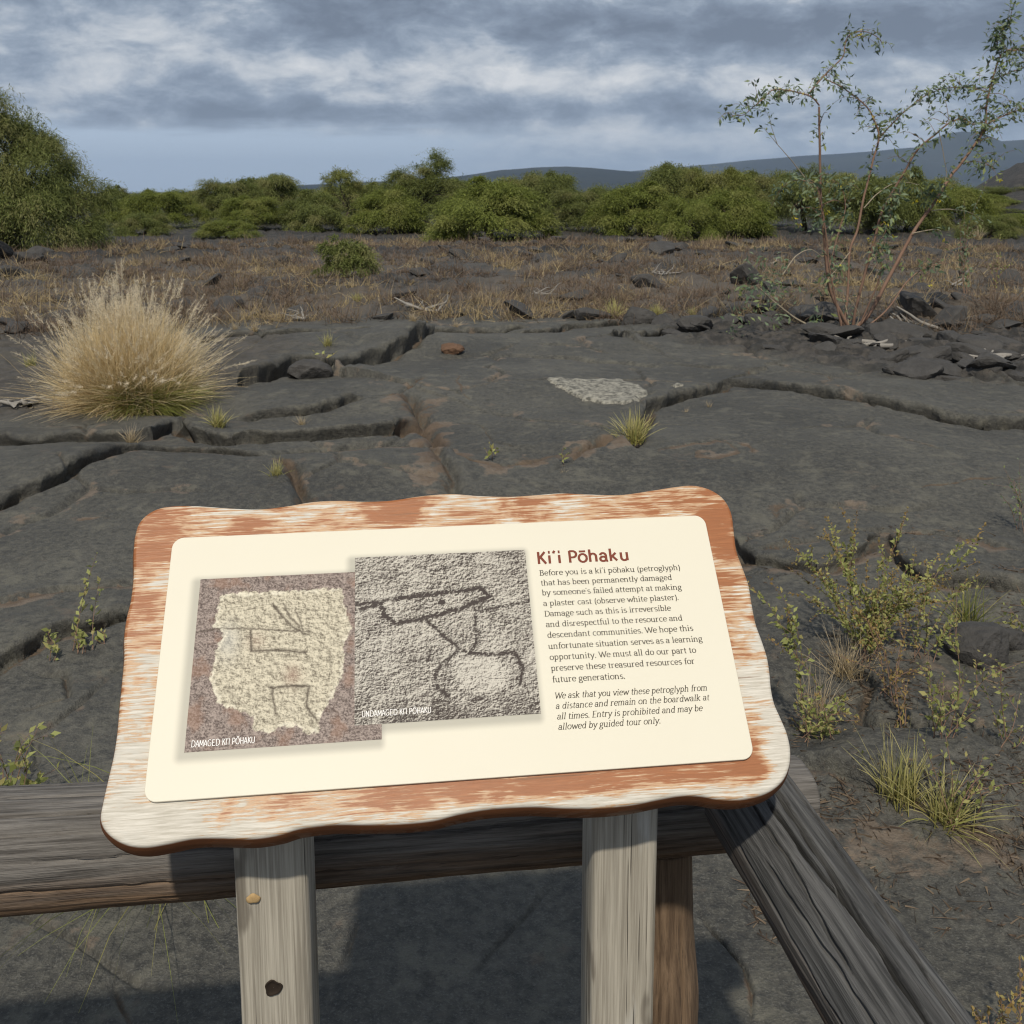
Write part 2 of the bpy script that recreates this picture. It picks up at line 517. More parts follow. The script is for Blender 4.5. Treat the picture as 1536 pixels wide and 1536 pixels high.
def ground_fields(X, Y, want=False):
    X = np.asarray(X, float); Y = np.asarray(Y, float)
    r = np.hypot(X, Y)
    near = r < 60
    wx = 0.05 * perlin(X * 3.1, Y * 3.1, 91) + 0.010 * perlin(X * 9, Y * 9, 93)
    wy = 0.05 * perlin(X * 3.1 + 40, Y * 3.1, 92) + 0.010 * perlin(X * 9 + 40, Y * 9, 94)
    wk = sstep(r, 2.0, 6.0) * 0.9 + 0.25
    Xw = X + wx * wk; Yw = Y + wy * wk
    z = 0.05 * fbm(X * 0.35, Y * 0.35, 3, 3) * sstep(r, 1.5, 6) + 0.016 * fbm(X * 2.2, Y * 2.2, 5, 11) * sstep(r, 0.5, 3)
    z = z + .0045 * fbm(X * 13, Y * 13, 3, 141, .6) * (r < 9)
    ox = np.zeros(X.shape); oy = np.zeros(X.shape)
    soil = np.zeros(X.shape); rust = np.zeros(X.shape)
    # angular kinks in the cracks
    kx = .022 * (np.abs(perlin(X * 5.3, Y * 5.3, 95)) - .2); ky = .03 * (np.abs(perlin(X * 5.3 + 20, Y * 5.3, 96)) - .2)
    Xw = Xw + kx * wk; Yw = Yw + ky * wk
    n6 = fbm(X * 5, Y * 5, 3, 31)
    # thin secondary cracks: edges of large uneven cells, broken up along their length
    vs_ = 0.75
    vx, vy = (Xw + .12 * perlin(X * 1.7, Y * 1.7, 131)) * vs_, (Yw + .12 * perlin(X * 1.7 + 9, Y * 1.7, 132)) * vs_ * .8
    d1 = np.full(X.shape, 9.); d2 = np.full(X.shape, 9.)
    bx, by = np.floor(vx), np.floor(vy)
    for i_ in (-1, 0, 1):
        for j_ in (-1, 0, 1):
            cx_, cy_ = bx + i_, by + j_
            dd = np.hypot(cx_ + .1 + .8 * hash2(cx_, cy_, 7) - vx, cy_ + .1 + .8 * hash2(cx_, cy_, 8) - vy)
            d2 = np.where(dd < d1, d1, np.minimum(d2, dd)); d1 = np.minimum(d1, dd)
    thin = (d2 - d1) / vs_ * .5
    brk = sstep(fbm(X * .9 + 5, Y * .9, 2, 133), -.12, .12) * sstep(r, 1.2, 2.5)
    ct = .004 + .0016 * r
    z -= brk * (.012 + .003 * r) * np.exp(-(thin / ct) ** 2) * (r < 14)
    rust = np.maximum(rust, brk * .62 * np.exp(-((thin - 2.0 * ct) / (3.0 * ct)) ** 2) * (r < 14) * sstep(n6, -.3, .3))
    for pts, w, d, s, L, ws, ru in CRW:
        mg = max(6 * w, 4 * L, 3 * ws) + 0.1
        k = (Xw > pts[:, 0].min() - mg) & (Xw < pts[:, 0].max() + mg) & (Yw > pts[:, 1].min() - mg) & (Yw < pts[:, 1].max() + mg)
        if not k.any():
            continue
        dist, sd, al, tot = polydist(Xw[k], Yw[k], pts)
        w = w * 1.0; s = s * .85 if s > 0 else s
        fade = sstep(al, -0.01, 0.15) * sstep(tot - al, -0.01, 0.15)
        wob = np.clip(1 + 0.75 * fbm(al * 2.6, al * 0 + tot, 3, 5, .7), .22, 2.2)
        dz_ = -d * wob * fade * np.exp(-(dist / (w * wob)) ** 2)
        if s > 0:
            dz_ = dz_ + np.where(sd > 0, s * np.exp(-(dist / L)) * fade * sstep(dist, 0, w * 0.8), -0.0)
        else:
            dz_ = dz_ + np.where(sd < 0, -s * np.exp(-(dist / L)) * fade * sstep(dist, 0, w * 0.8), 0.0)
        z[k] += dz_
        far = 1.0 - 0.75 * (sd > 0) * (s > 0)
        if s >= .03 and d >= .05:                       # the far lip overhangs the gap
            uc = 1.7 * w * np.exp(-((dist * sd - 0.10 * w) / (0.55 * w)) ** 2) * fade * wob
            ox[k] += NRM[0] * uc; oy[k] += NRM[1] * uc
        sm = np.exp(-(dist / (ws * (1 + 0.9 * n6[k]))) ** 2) * fade
        soil[k] = np.maximum(soil[k], far * sm * (0.5 + 0.5 * sstep(n6[k], -0.4, 0.3)))
        rk = 1.25 * np.exp(-((dist - ws * 0.6) / (ws * 0.9 * (1 + 1.2 * n6[k]))) ** 2) * ru * fade
        rust[k] = np.maximum(rust[k], far * rk * sstep(n6[k] + 0.3 * perlin(al * 3, al * 0 + 7, 8), -0.25, 0.35))
    for (p_, ax_, ay_, h_) in DOMEW:
        e_ = ((X - p_[0]) / ax_) ** 2 + ((Y - p_[1]) / ay_) ** 2
        z += h_ * np.clip(1 - e_ * .55, 0, 1) ** 1.5
    # small cells of broken crust near the camera, right
    rr = polymask(Xw, Yw, RUB_R, 0.30)
    rl = polymask(Xw, Yw, RUB_L, 0.30) * 0.6
    edge = 11.9 + 0.5 * fbm(X * 0.5, Y * 0.1, 3, 44) + 0.02 * X
    mid = sstep(r, edge, edge + 0.9)
    rub = np.clip(np.maximum(np.maximum(rr, rl), mid * (0.55 + 0.45 * sstep(fbm(X * 0.35, Y * 0.22, 3, 55), -0.2, 0.3))), 0, 1)
    rid = 1 - np.abs(fbm(X * 2.2, Y * 2.2, 4, 61)) * 2.2
    blk = np.abs(fbm(X * 1.1, Y * 1.1, 3, 66))
    amp = np.where(r > 22, 0.24, 0.17)
    z += polymask(X, Y, NEARR, 0.4) * (0.030 * fbm(X * 3.5, Y * 3.5, 5, 101, .6) + .018 * np.abs(fbm(X * 6, Y * 6, 3, 103)))
    z += rub * near * (amp * (rid - 0.55) * 0.8 + 0.18 * (blk - 0.15)) * (1 - 0.7 * (r < 12) * rl)
    # long low ledge of broken lava before the trees
    led = np.exp(-((r - (31 + 2.5 * fbm(X * 0.08, X * 0 + 3, 2, 71))) / 2.2) ** 2)
    z += led * 0.30 * (0.6 + 0.9 * fbm(X * 0.5, Y * 0.5, 4, 72))
    # the land falls a little towards the trees, and rises to an old flow far right
    z += -0.85 * sstep(r, 13, 46)
    z += -0.0085 * np.maximum(r - 90, 0)
    aa = np.arctan2(X, Y)
    rise = sstep(aa, 0.38, 0.47) * sstep(r, 48, 95) * (1 - 0.5 * sstep(r, 200, 600)) * (aa < 2)
    z += rise * (4.2 + 0.9 * fbm(X * 0.08, Y * 0.08, 4, 81) + 0.5 * fbm(X * 0.5, Y * 0.5, 3, 82))
    if not want:
        return z
    brown = np.maximum(polymask(Xw, Yw, BROWN, 0.12) * sstep(n6, -0.5, 0.25), polymask(Xw, Yw, BROWN2, 0.1) * 0.7 * sstep(n6, -0.4, 0.3))
    rust = np.maximum(rust, brown * 0.55)
    soil = np.maximum(soil, brown * 0.35)
    dry = mid * sstep(fbm(X * 0.25 + 9, Y * 0.16, 4, 77), -0.25, 0.2) + 0.5 * rl
    flow = np.maximum(np.maximum(rise, led * 0.9), sstep(r, 38, 46) * .8)
    return z, soil, rust, rub, np.clip(dry, 0, 1) * (1 - np.clip(flow, 0, 1)), np.clip(flow, 0, 1), ox, oy


def H(x, y):
    a = np.atleast_1d(np.asarray(x, float)); b = np.atleast_1d(np.asarray(y, float))
    z = ground_fields(a, b)
    return float(z[0]) if np.ndim(x) == 0 else z


def ground_at(px, py):
    """where the sight line through a photo pixel meets the modelled ground"""
    d = ray(px, py)
    t = CAMZ / -d[2]
    for _ in range(14):
        P = CAM + d * t
        h = H(P[0], P[1])
        t = 0.5 * t + 0.5 * (CAMZ - h) / -d[2]
    P = CAM + d * t
    return np.array([P[0], P[1], H(P[0], P[1])])


def far_at(px, r):
    """a spot r metres away in the direction of a photo column, and the height of the ground there"""
    x = (px - CX) / FPX * r
    return np.array([x, r, H(x, r)])


# ------------------------------------------------------------------ ground mesh
def lava_mat(n, b):
    o = n.obj()
    big = n.noise(o, 0.9, 4, 0.6)
    fine = n.noise(o, 38, 5, 0.65)
    grain = n.noise(o, 160, 3, 0.7)
    lich = n.noise(o, 7, 5, 0.62)
    c = n.mix(n.ss(n.add(n.mul(fine, 0.7), n.mul(big, 0.45)), 0.40, 0.80), (.036, .035, .032), (.118, .113, .096))
    c = n.mix(n.mul(n.ss(grain, 0.50, 0.68), 0.6), c, (.150, .146, .130))
    c = n.mix(n.mul(n.ss(lich, 0.52, 0.68), 0.5), c, (.150, .142, .112))
    c = n.mix(n.mul(n.ss(n.noise(o, 13, 6, 0.75), 0.54, 0.64), 0.55), c, (.030, .030, .029))
    c = n.mix(n.mul(n.ss(n.noise(o, 4, 6, 0.7), 0.60, 0.70), 0.5), c, (.150, .118, .090))
    c = n.mix(n.mul(n.ss(n.noise(o, 2.3, 4, 0.6), 0.55, 0.7), 0.4), c, (.057, .057, .054))
    vor = n.voro(o, 14, 'F1')
    rustn = n.noise(o, 22, 4, 0.6)
    rc = n.mix(rustn, (.095, .070, .050), (.245, .195, .150))
    c = n.mix(n.mul(n.ss(n.add(n.attr('rust'), n.mul(n.sub(n.noise(o, 17, 6, 0.7), .5), 1.5)), 0.38, 0.66), .8), c, rc)
    sc_ = n.mix(n.noise(o, 60, 4, 0.7), (.045, .030, .020), (.165, .115, .075))
    c = n.mix(n.mul(n.ss(n.add(n.attr('soil'), n.mul(n.sub(n.noise(o, 30, 5, 0.7), .5), 1.2)), .28, .72), .75), c, sc_)
    rubc = n.mix(n.ss(n.noise(o, 5, 5, 0.7), 0.42, 0.62), (.022, .021, .021), (.080, .070, .062))
    c = n.mix(n.mul(n.attr('rub'), 0.85), c, rubc)
    dryc = n.mix(n.noise(o, 4.5, 6, 0.72), (.042, .036, .030), (.17, .138, .104))
    c = n.mix(n.mul(n.attr('dry'), 0.8), c, dryc)
    floc = n.mix(n.ss(n.noise(o, 1.5, 6, 0.7), 0.42, 0.62), (.012, .012, .012), (.060, .052, .044))
    c = n.mix(n.mul(n.attr('flow'), 0.9), c, floc)
    n.put(b.inputs['Base Color'], c)
    n.put(b.inputs['Roughness'], n.ss(fine, 0.3, 0.7, 0.62, 0.85))
    b.inputs['Specular IOR Level'].default_value = 0.35
    h = n.add(n.mul(fine, 0.6), n.add(n.mul(grain, 0.35), n.mul(n.noise(o, 11, 4, 0.6), 0.8)))
    n.put(b.inputs['Normal'], n.bump(h, 0.9, 0.018))


M_LAVA = material('lava', lava_mat)
ys = np.concatenate([np.arange(1556, 720, -1.6), np.arange(720, 478, -0.55), np.arange(478, 300, -1.4)])
dr = ray(768 + 0 * ys, ys)
rows = np.concatenate([[0.15, 0.5, 0.9, 1.2, 1.4, 1.55, 1.66], CAMZ / -dr[:, 2] * dr[:, 1], np.geomspace(106, 30000, 46)])
fine_a = np.radians(np.linspace(-36, 36, 780))
side = np.radians(np.concatenate([np.linspace(36.5, 60, 60), np.linspace(62, 180, 46)]))
ang = np.concatenate([-side[::-1][1:], fine_a, side])
ang[-1] = np.pi
RR, AA = np.meshgrid(rows, ang, indexing='ij')
GX, GY = RR * np.sin(AA), RR * np.cos(AA)
gz, gs, gr_, grub, gdry, gflow, gox, goy = ground_fields(GX.ravel(), GY.ravel(), True)
nr, na = RR.shape
i, j = np.meshgrid(np.arange(nr - 1), np.arange(na), indexing='ij')
q = np.stack([i * na + j, (i + 1) * na + j, (i + 1) * na + (j + 1) % na, i * na + (j + 1) % na], -1).reshape(-1, 4)
gv = np.stack([GX.ravel() + gox, GY.ravel() + goy, gz], -1)
gme = mesh_np('ground', gv, q[:, ::-1], M_LAVA, {'soil': gs, 'rust': gr_, 'rub': grub, 'dry': gdry, 'flow': gflow}, True)
ground = tag(link('ground', gme), 'smooth dark grey lava slabs split by cracks, broken rubble beyond', 'lava ground', kind='structure')

# ------------------------------------------------------------------ hills far behind
def hill_mat(n, b):
    o = n.obj()
    c = n.mix(n.ss(n.noise(o, 0.0012, 5, 0.6), 0.4, 0.6), (.010, .014, .016), (.022, .026, .022))
    n.put(b.inputs['Base Color'], c)
    b.inputs['Roughness'].default_value = 0.95
    b.inputs['Specular IOR Level'].default_value = 0.0


M_HILL = material('hill', hill_mat)


def hills(name, prof, R0, R1, depth0, noise, seed, label):
    px = np.array([p[0] for p in prof], float); py = np.array([p[1] for p in prof], float)
    aa = np.linspace(math.atan((px[0] - CX) / FPX), math.atan((px[-1] - CX) / FPX), 420)
    el = np.interp(np.tan(aa) * FPX + CX, px, (275 - py) / FPX)
    rr = np.concatenate([np.linspace(R0, R1, 36), np.linspace(R1 * 1.05, R1 * 1.6, 10)])
    A_, R_ = np.meshgrid(aa, rr)
    up = sstep(R_, R0, R1) ** 0.9 * (1 - 0.9 * sstep(R_, R1, R1 * 1.6))
    hmax = (el * R1)[None] + CAMZ
    z = hmax * up + noise * fbm(A_ * R1 / 900., R_ / 1400., 5, seed) * up * (hmax > 30)
    z -= 3.0 + .0085 * R_ * (1 - up)
    X = R_ * np.sin(A_); Y = R_ * np.cos(A_)
    na_, nr_ = len(aa), len(rr)
    i, j = np.meshgrid(np.arange(nr_ - 1), np.arange(na_ - 1), indexing='ij')
    q = np.stack([i * na_ + j, i * na_ + j + 1, (i + 1) * na_ + j + 1, (i + 1) * na_ + j], -1).reshape(-1, 4)
    me = mesh_np(name, np.stack([X.ravel(), Y.ravel(), z.ravel()], -1), q, M_HILL, None, True)
    return tag(link(name, me), label, 'hill', kind='structure')


hills('hills', [(120, 294), (300, 286), (430, 278), (560, 272), (640, 270), (700, 264), (750, 256), (800, 252), (850, 250), (890, 252), (930, 256), (990, 262), (1060, 268), (1200, 274)], 4200, 7000, 0, 14, 5, 'low blue ridge on the horizon')
hills('hills', [(700, 275), (860, 266), (960, 256), (1040, 249), (1100, 244), (1200, 237), (1300, 231), (1400, 224), (1536, 218), (1700, 210), (2000, 198), (2600, 190), (3300, 230), (4200, 275)], 6500, 11000, 0, 18, 9, 'long dark blue shield slope on the horizon')
hills('hills', [(1300, 262), (1340, 243), (1365, 228), (1385, 216), (1405, 209), (1430, 206), (1455, 208), (1475, 214), (1500, 224), (1540, 238), (1600, 255), (1680, 270)], 7600, 10200, 0, 8, 13, 'blue cinder cone behind the right shrub')


# ------------------------------------------------------------------ trees
def foliage_mat(name, dark, light, odd, trans=0.3):
    def fn(n, b):
        rnd = n.attr('rnd'); cl = n.attr('clump')
        c = n.mix(rnd, dark, light)
        c = n.mix(n.ss(cl, 0.62, 0.95, 0.0, 0.75), c, odd)
        n.put(b.inputs['Base Color'], c)
        b.inputs['Roughness'].default_value = 0.65
        b.inputs['Specular IOR Level'].default_value = 0.2
        tr = n.new('ShaderNodeBsdfTranslucent')
        n.put(tr.inputs['Color'], c)
        mx = n.new('ShaderNodeMixShader')
        mx.inputs[0].default_value = trans
        n.t.links.new(b.outputs[0], mx.inputs[1])
        n.t.links.new(tr.outputs[0], mx.inputs[2])
        return mx.outputs[0]
    return material(name, fn)


def bark_mat(n, b):
    o = n.obj()
    c = n.mix(n.noise(n.vscale(o, (6, 6, 1.2)), 5, 5, 0.65), (.035, .027, .022), (.12, .095, .075))
    n.put(b.inputs['Base Color'], c)
    n.put(b.inputs['Normal'], n.bump(n.noise(n.vscale(o, (6, 6, 1.2)), 6, 4), 0.6, 0.02))


M_BARK = material('bark', bark_mat)
M_LEAF = [foliage_mat('leaf_green', (.090, .110, .032), (.255, .290, .092), (.29, .28, .12), .45),
          foliage_mat('leaf_bright', (.100, .124, .026), (.285, .325, .080), (.30, .31, .10), .45),
          foliage_mat('leaf_olive', (.115, .130, .036), (.315, .335, .095), (.32, .31, .13), .45)]


def crown_np(seed, rx, ry, h, nclump, nspray, leaf=(0.16, 0.05), droop=0.9, flatbase=0.05, csize=0.20):
    """a crown of drooping feathery sprays; returns leaf quads and the clump centres"""
    r = np.random.default_rng(seed)
    th = r.random(nclump) * 2 * np.pi
    cz = r.random(nclump) ** 0.8
    rad = np.sqrt(np.clip(1 - (cz * 0.95) ** 2.0, 0.03, 1)) * (0.35 + 0.65 * r.random(nclump) ** 0.4)
    lob = 1 + 0.20 * np.sin(th * 2 + seed) + 0.16 * np.sin(th * 3 + 2.1 * seed) + 0.14 * r.normal(size=nclump)
    C = np.stack([rx * rad * np.cos(th) * lob, ry * rad * np.sin(th) * lob, h * (flatbase + (0.93 - flatbase) * cz)], -1)
    C[:, 2] *= 1 + 0.14 * np.sin(C[:, 0] / rx * 5 + seed) - 0.05 + 0.06 * r.normal(size=nclump)
    shade = r.random(nclump)
    V = []; Q = []; RN = []; CL = []; nv = 0
    K = 7
    for ci in range(nclump):
        n = nspray
        size = csize * (rx + h) * 0.5 * (0.6 + 0.8 * r.random())
        out = C[ci] * np.array([1, 1, 0.4]); out /= np.linalg.norm(out) + 1e-9
        d = r.normal(size=(n, 3)) * np.array([0.85, 0.85, 0.50]) + out * 0.8 + np.array([0, 0, 0.25])
        d /= np.linalg.norm(d, axis=1)[:, None]
        L = size * (0.6 + 0.9 * r.random(n))
        t = (np.arange(K) + 0.5) / K
        P = C[ci] + r.normal(size=(n, 1, 3)) * size * np.array([.32, .32, .24]) + d[:, None] * (L[:, None, None] * t[None, :, None])
        P[:, :, 2] -= droop * L[:, None] * t[None] ** 2
        T = d[:, None] - np.array([0, 0, 1.0]) * (2 * droop * t)[None, :, None]
        P = P.reshape(-1, 3); T = np.broadcast_to(T, (n, K, 3)).reshape(-1, 3)
        P[:, 2] = np.maximum(P[:, 2], 0.03 + 0.05 * r.random(len(P)))
        m = len(P)
        ax = T / (np.linalg.norm(T, axis=1)[:, None] + 1e-9) + r.normal(size=(m, 3)) * 0.45
        v, q_ = leaf_quads(P, ax, r.normal(size=(m, 3)) * .55 + out * .7 + np.array([0, 0, .8]), leaf[0] * (0.6 + 0.8 * r.random(m)), leaf[1] * (0.6 + 0.8 * r.random(m)))
        V.append(v); Q.append(q_ + nv); nv += len(v)
        RN.append(np.repeat(r.random(m), 4)); CL.append(np.full(m * 4, r.random()))
    return np.concatenate(V), np.concatenate(Q), np.concatenate(RN), np.concatenate(CL), C


def trunk_np(seed, h, C, r0, nb=12, lean=0.15):
    r = np.random.default_rng(seed + 100)
    mb = MB()
    fork = np.array([lean * h * r.normal(), lean * h * r.normal(), h * 0.28])
    P = smooth_path([(0, 0, -0.15), fork * 0.5 + np.array([0.04, 0, 0]), fork], 8)
    v, q_ = tube_geo(P, np.linspace(r0, r0 * 0.7, 8), 8)
    mb.put(v, q_)
    for k in r.choice(len(C), min(nb, len(C)), replace=False):
        e = C[k] * np.array([0.9, 0.9, 0.95])
        midp = fork * 0.45 + e * 0.55 + np.array([0, 0, 0.10 * h]) + r.normal(size=3) * 0.05 * h
        P = smooth_path([fork, midp, e], 9)
        v, q_ = tube_geo(P, np.linspace(r0 * 0.5, r0 * 0.08, 9), 5)
        mb.put(v, q_)
    return mb


PROTO = {}
for k, (rx, ry, h, nc, nsp, lf, dp, fb) in enumerate([
        (1.5, 1.5, 2.2, 70, 130, (0.105, 0.022), 0.85, 0.06),     # 0 dome
        (1.6, 1.5, 2.6, 62, 135, (0.105, 0.022), 0.78, 0.17),     # 1 taller, open base
        (1.5, 1.4, 2.9, 62, 90, (0.105, 0.022), 0.55, 0.52),      # 2 umbrella on a trunk
        (1.7, 1.5, 2.0, 80, 96, (0.105, 0.022), 0.85, 0.03),     # 3 wide low
        (1.5, 1.4, 2.5, 48, 50, (0.13, 0.024), 0.65, 0.14)]):    # 4 thin
    v, q_, rn, cl, C = crown_np(20 + k * 3, rx, ry, h, nc, nsp, lf, dp, fb)
    tm = trunk_np(20 + k, h, C, 0.10 if k != 2 else 0.13, 12)
    for mi in range(3):
        PROTO[k, mi] = (mesh_np('crown', v, q_, M_LEAF[mi], {'rnd': rn, 'clump': cl}), rx, h)
    PROTO[k, 't'] = mesh_np('trunk', np.concatenate(tm.v), np.concatenate(tm.f), M_BARK, None, True)

# photo column, distance, top row, half width in px, form, leaf colour, label
TREES = [
    (178, 74, 284, 26, 0, 0, 'small dark tree top showing right behind the large left tree'),
    (250, 58, 286, 48, 1, 1, 'bright green round tree nearest the right side of the large left tree'),
    (218, 50, 318, 40, 3, 0, 'low green bush filling the foot right of the large left tree'),
    (345, 62, 272, 46, 1, 0, 'feathery green tree second from the large left tree'),
    (418, 66, 265, 54, 1, 0, 'tall broad tree left of the brownish thin tree'),
    (342, 47, 330, 38, 3, 1, 'low light green bush before the feathery trees at left'),
    (476, 55, 292, 46, 0, 0, 'rounded green tree behind the small bush of the dry field'),
    (522, 64, 264, 44, 4, 2, 'thin brownish green tree between two rounded green trees'),
    (582, 52, 288, 58, 0, 1, 'broad drooping tree left of the umbrella shaped tree'),
    (650, 58, 251, 46, 2, 0, 'umbrella shaped tree standing above its neighbours on a bare trunk'),
    (742, 46, 277, 88, 0, 1, 'widest dense dome shaped tree at the middle of the tree line'),
    (815, 60, 261, 50, 1, 0, 'tall feathery tree right behind the widest dome shaped tree'),
    (868, 54, 286, 44, 1, 0, 'dark green tree with open foot before the blue ridge'),
    (955, 50, 283, 66, 0, 1, 'green dome tree right of the gap below the blue ridge'),
    (910, 66, 280, 46, 3, 0, 'low tree in the gap below the blue ridge'),
    (1002, 62, 250, 56, 1, 0, 'tallest tree of the right half, with a rounded top'),
    (1066, 58, 256, 54, 1, 2, 'olive green tree right of the tallest tree of the right half'),
    (1092, 48, 290, 62, 0, 1, 'dense low bright tree with foliage reaching the ground left of the tall shrub'),
    (1142, 60, 260, 50, 1, 0, 'tree left behind the first upright stem of the tall shrub'),
    (1205, 54, 268, 48, 2, 0, 'tree with a dark trunk directly behind the upright stem of the tall shrub'),
    (1282, 52, 266, 62, 1, 0, 'broad tree behind the middle stems of the tall shrub'),
    (1352, 54, 264, 56, 0, 0, 'rounded tree behind the right stems of the tall shrub'),
    (1425, 56, 278, 60, 3, 1, 'last broad tree of the line before the dark lava rise'),
    (1500, 58, 312, 46, 3, 1, 'low green bush below the dark lava rise at the right edge'),
    (620, 74, 272, 40, 1, 0, 'far tree peeping between the drooping tree and the umbrella shaped tree'),
    (690, 76, 276, 40, 0, 0, 'far tree peeping right of the umbrella shaped tree'),
    (300, 78, 288, 40, 0, 0, 'far tree peeping between the two bright trees at left'),
    (1240, 78, 262, 46, 1, 2, 'far olive tree top behind the tall shrub'),
    (1390, 80, 268, 44, 1, 2, 'far olive tree top near the dark lava rise'),
    (1478, 47, 322, 44, 3, 0, 'low dark bush at the left foot of the low bush at the right edge'),
    (1540, 49, 318, 52, 3, 1, 'low spreading bush cut by the lower right corner of the tree line'),
    (196, 60, 300, 40, 0, 1, 'bright bush between the large left tree and the small dark tree top'),
    (385, 56, 296, 46, 1, 1, 'bright tree in front of the tall broad tree at left'),
    (545, 70, 276, 50, 1, 0, 'green tree just right behind the thin brownish tree'),
    (700, 56, 292, 40, 0, 0, 'dark green tree at the left foot of the widest dome shaped tree'),
    (785, 66, 268, 44, 1, 2, 'olive tree top rising behind the right side of the widest dome shaped tree'),
    (1035, 46, 300, 50, 3, 1, 'low bright skirt of leaves left of the dense low bright tree'),
    (1530, 66, 296, 56, 1, 0, 'green tree cut by the right edge of the photo'),
    (1465, 62, 292, 46, 0, 1, 'bright green tree just left of the low bush at the right edge'),
]
for k, (px, R_, top, hw, form, mi, lab) in enumerate(TREES):
    P = far_at(px, R_)
    me, rx, h = PROTO[form, mi]
    hh = (CAMZ + (275 - top) / FPX * R_ - P[2]) * 1.06
    sx = hw / FPX * R_ / rx * 1.06
    t = empty('kiawe_tree', P, lab, 'tree', 'trees along the far edge of the lava field')
    t.rotation_euler = (0, 0, k * 1.37)
    t.scale = (sx, sx, hh / h)
    link('crown', me, t)
    link('trunk', PROTO[form, 't'], t)

# large tree at the left edge
P = far_at(8, 37)
t = empty('kiawe_tree', P, 'large drooping green tree cut by the left edge of the photo', 'tree', 'trees along the far edge of the lava field')
hh = CAMZ + (275 - 172) / FPX * 37 - P[2]
v, q_, rn, cl, C = crown_np(77, 3.3, 2.7, hh, 210, 110, (0.16, 0.026), 1.0, 0.05, 0.15)
link('crown', mesh_np('crown', v, q_, M_LEAF[0], {'rnd': rn, 'clump': cl}), t)
trunk_np(77, hh, C, 0.16, 16).build('trunk', M_BARK, t, smooth=True)

# small bush in the dry field
P = ground_at(520, 414)
hh = P[1] * (414 - 357) / FPX
t = empty('shrub', P, 'small rounded green bush alone in the dry field before the trees', 'shrub')
v, q_, rn, cl, C = crown_np(41, 0.58, 0.5, hh, 70, 26, (0.05, 0.016), 0.8, 0.04)
link('crown', mesh_np('crown', v, q_, M_LEAF[0], {'rnd': rn, 'clump': cl}), t)
trunk_np(41, hh, C, 0.02, 10).build('stem', M_BARK, t)


# ------------------------------------------------------------------ grasses
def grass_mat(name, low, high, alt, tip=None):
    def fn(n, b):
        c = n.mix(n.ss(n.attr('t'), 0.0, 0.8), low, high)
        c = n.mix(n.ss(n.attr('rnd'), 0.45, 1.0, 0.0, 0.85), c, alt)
        n.put(b.inputs['Base Color'], c)
        b.inputs['Roughness'].default_value = 0.6
        tr = n.new('ShaderNodeBsdfTranslucent')
        n.put(tr.inputs['Color'], c)
        mx = n.new('ShaderNodeMixShader')
        mx.inputs[0].default_value = 0.25
        n.t.links.new(b.outputs[0], mx.inputs[1])
        n.t.links.new(tr.outputs[0], mx.inputs[2])
        return mx.outputs[0]
    return material(name, fn)


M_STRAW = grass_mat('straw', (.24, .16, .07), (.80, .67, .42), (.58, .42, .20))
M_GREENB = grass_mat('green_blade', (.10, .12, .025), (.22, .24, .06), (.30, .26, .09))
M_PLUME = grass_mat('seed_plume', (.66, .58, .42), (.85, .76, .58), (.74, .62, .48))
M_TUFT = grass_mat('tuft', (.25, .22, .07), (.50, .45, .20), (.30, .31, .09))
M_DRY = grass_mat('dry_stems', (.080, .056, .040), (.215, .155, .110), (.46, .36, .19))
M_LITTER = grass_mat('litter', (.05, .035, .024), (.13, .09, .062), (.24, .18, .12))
M_PALE = grass_mat('pale_tuft', (.34, .26, .14), (.52, .43, .30), (.40, .32, .2))


def hemi(n, seed, emin, emax, power=1.0):
    r = np.random.default_rng(seed)
    a = r.random(n) * 2 * np.pi
    e = np.radians(emin + (emax - emin) * r.random(n) ** power)
    return np.stack([np.cos(a) * np.cos(e), np.sin(a) * np.cos(e), np.sin(e)], -1)


# big fountain grass clump
P = ground_at(196, 607)
t = empty('fountain_grass', P, 'large straw coloured clump of fountain grass with pale seed plumes at left', 'grass clump')
t.scale = (.90, .90, .84)
n = 9500
D = hemi(n, 1, 3, 92, 0.62)
ba = rng.normal(size=(n, 3)) * np.array([.17, .13, 0.0])
el = np.arcsin(np.clip(D[:, 2], 0, 1))
lop = 1 + .10 * np.sin(3 * np.arctan2(D[:, 1], D[:, 0]) + 1) + .08 * np.sin(7 * np.arctan2(D[:, 1], D[:, 0]))
Ln = (0.50 + 0.50 * np.sin(el)) * (0.45 + 0.6 * rng.random(n) ** 0.6) * lop
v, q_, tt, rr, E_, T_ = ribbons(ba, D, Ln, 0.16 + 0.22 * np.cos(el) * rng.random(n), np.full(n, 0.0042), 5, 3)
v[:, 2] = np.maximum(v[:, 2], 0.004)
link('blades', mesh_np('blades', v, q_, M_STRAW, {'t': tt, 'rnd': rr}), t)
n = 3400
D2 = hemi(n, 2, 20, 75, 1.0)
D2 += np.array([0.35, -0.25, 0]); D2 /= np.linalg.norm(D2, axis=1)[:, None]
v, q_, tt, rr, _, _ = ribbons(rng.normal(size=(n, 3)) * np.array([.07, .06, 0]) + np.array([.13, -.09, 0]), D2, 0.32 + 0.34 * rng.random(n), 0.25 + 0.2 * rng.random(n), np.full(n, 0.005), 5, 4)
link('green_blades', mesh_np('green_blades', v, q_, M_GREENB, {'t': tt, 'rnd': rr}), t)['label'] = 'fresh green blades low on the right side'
n = 950                                    # flowering stalks stand out beyond the blades
D3 = hemi(n, 12, 4, 92, 0.62)
el3 = np.arcsin(np.clip(D3[:, 2], 0, 1))
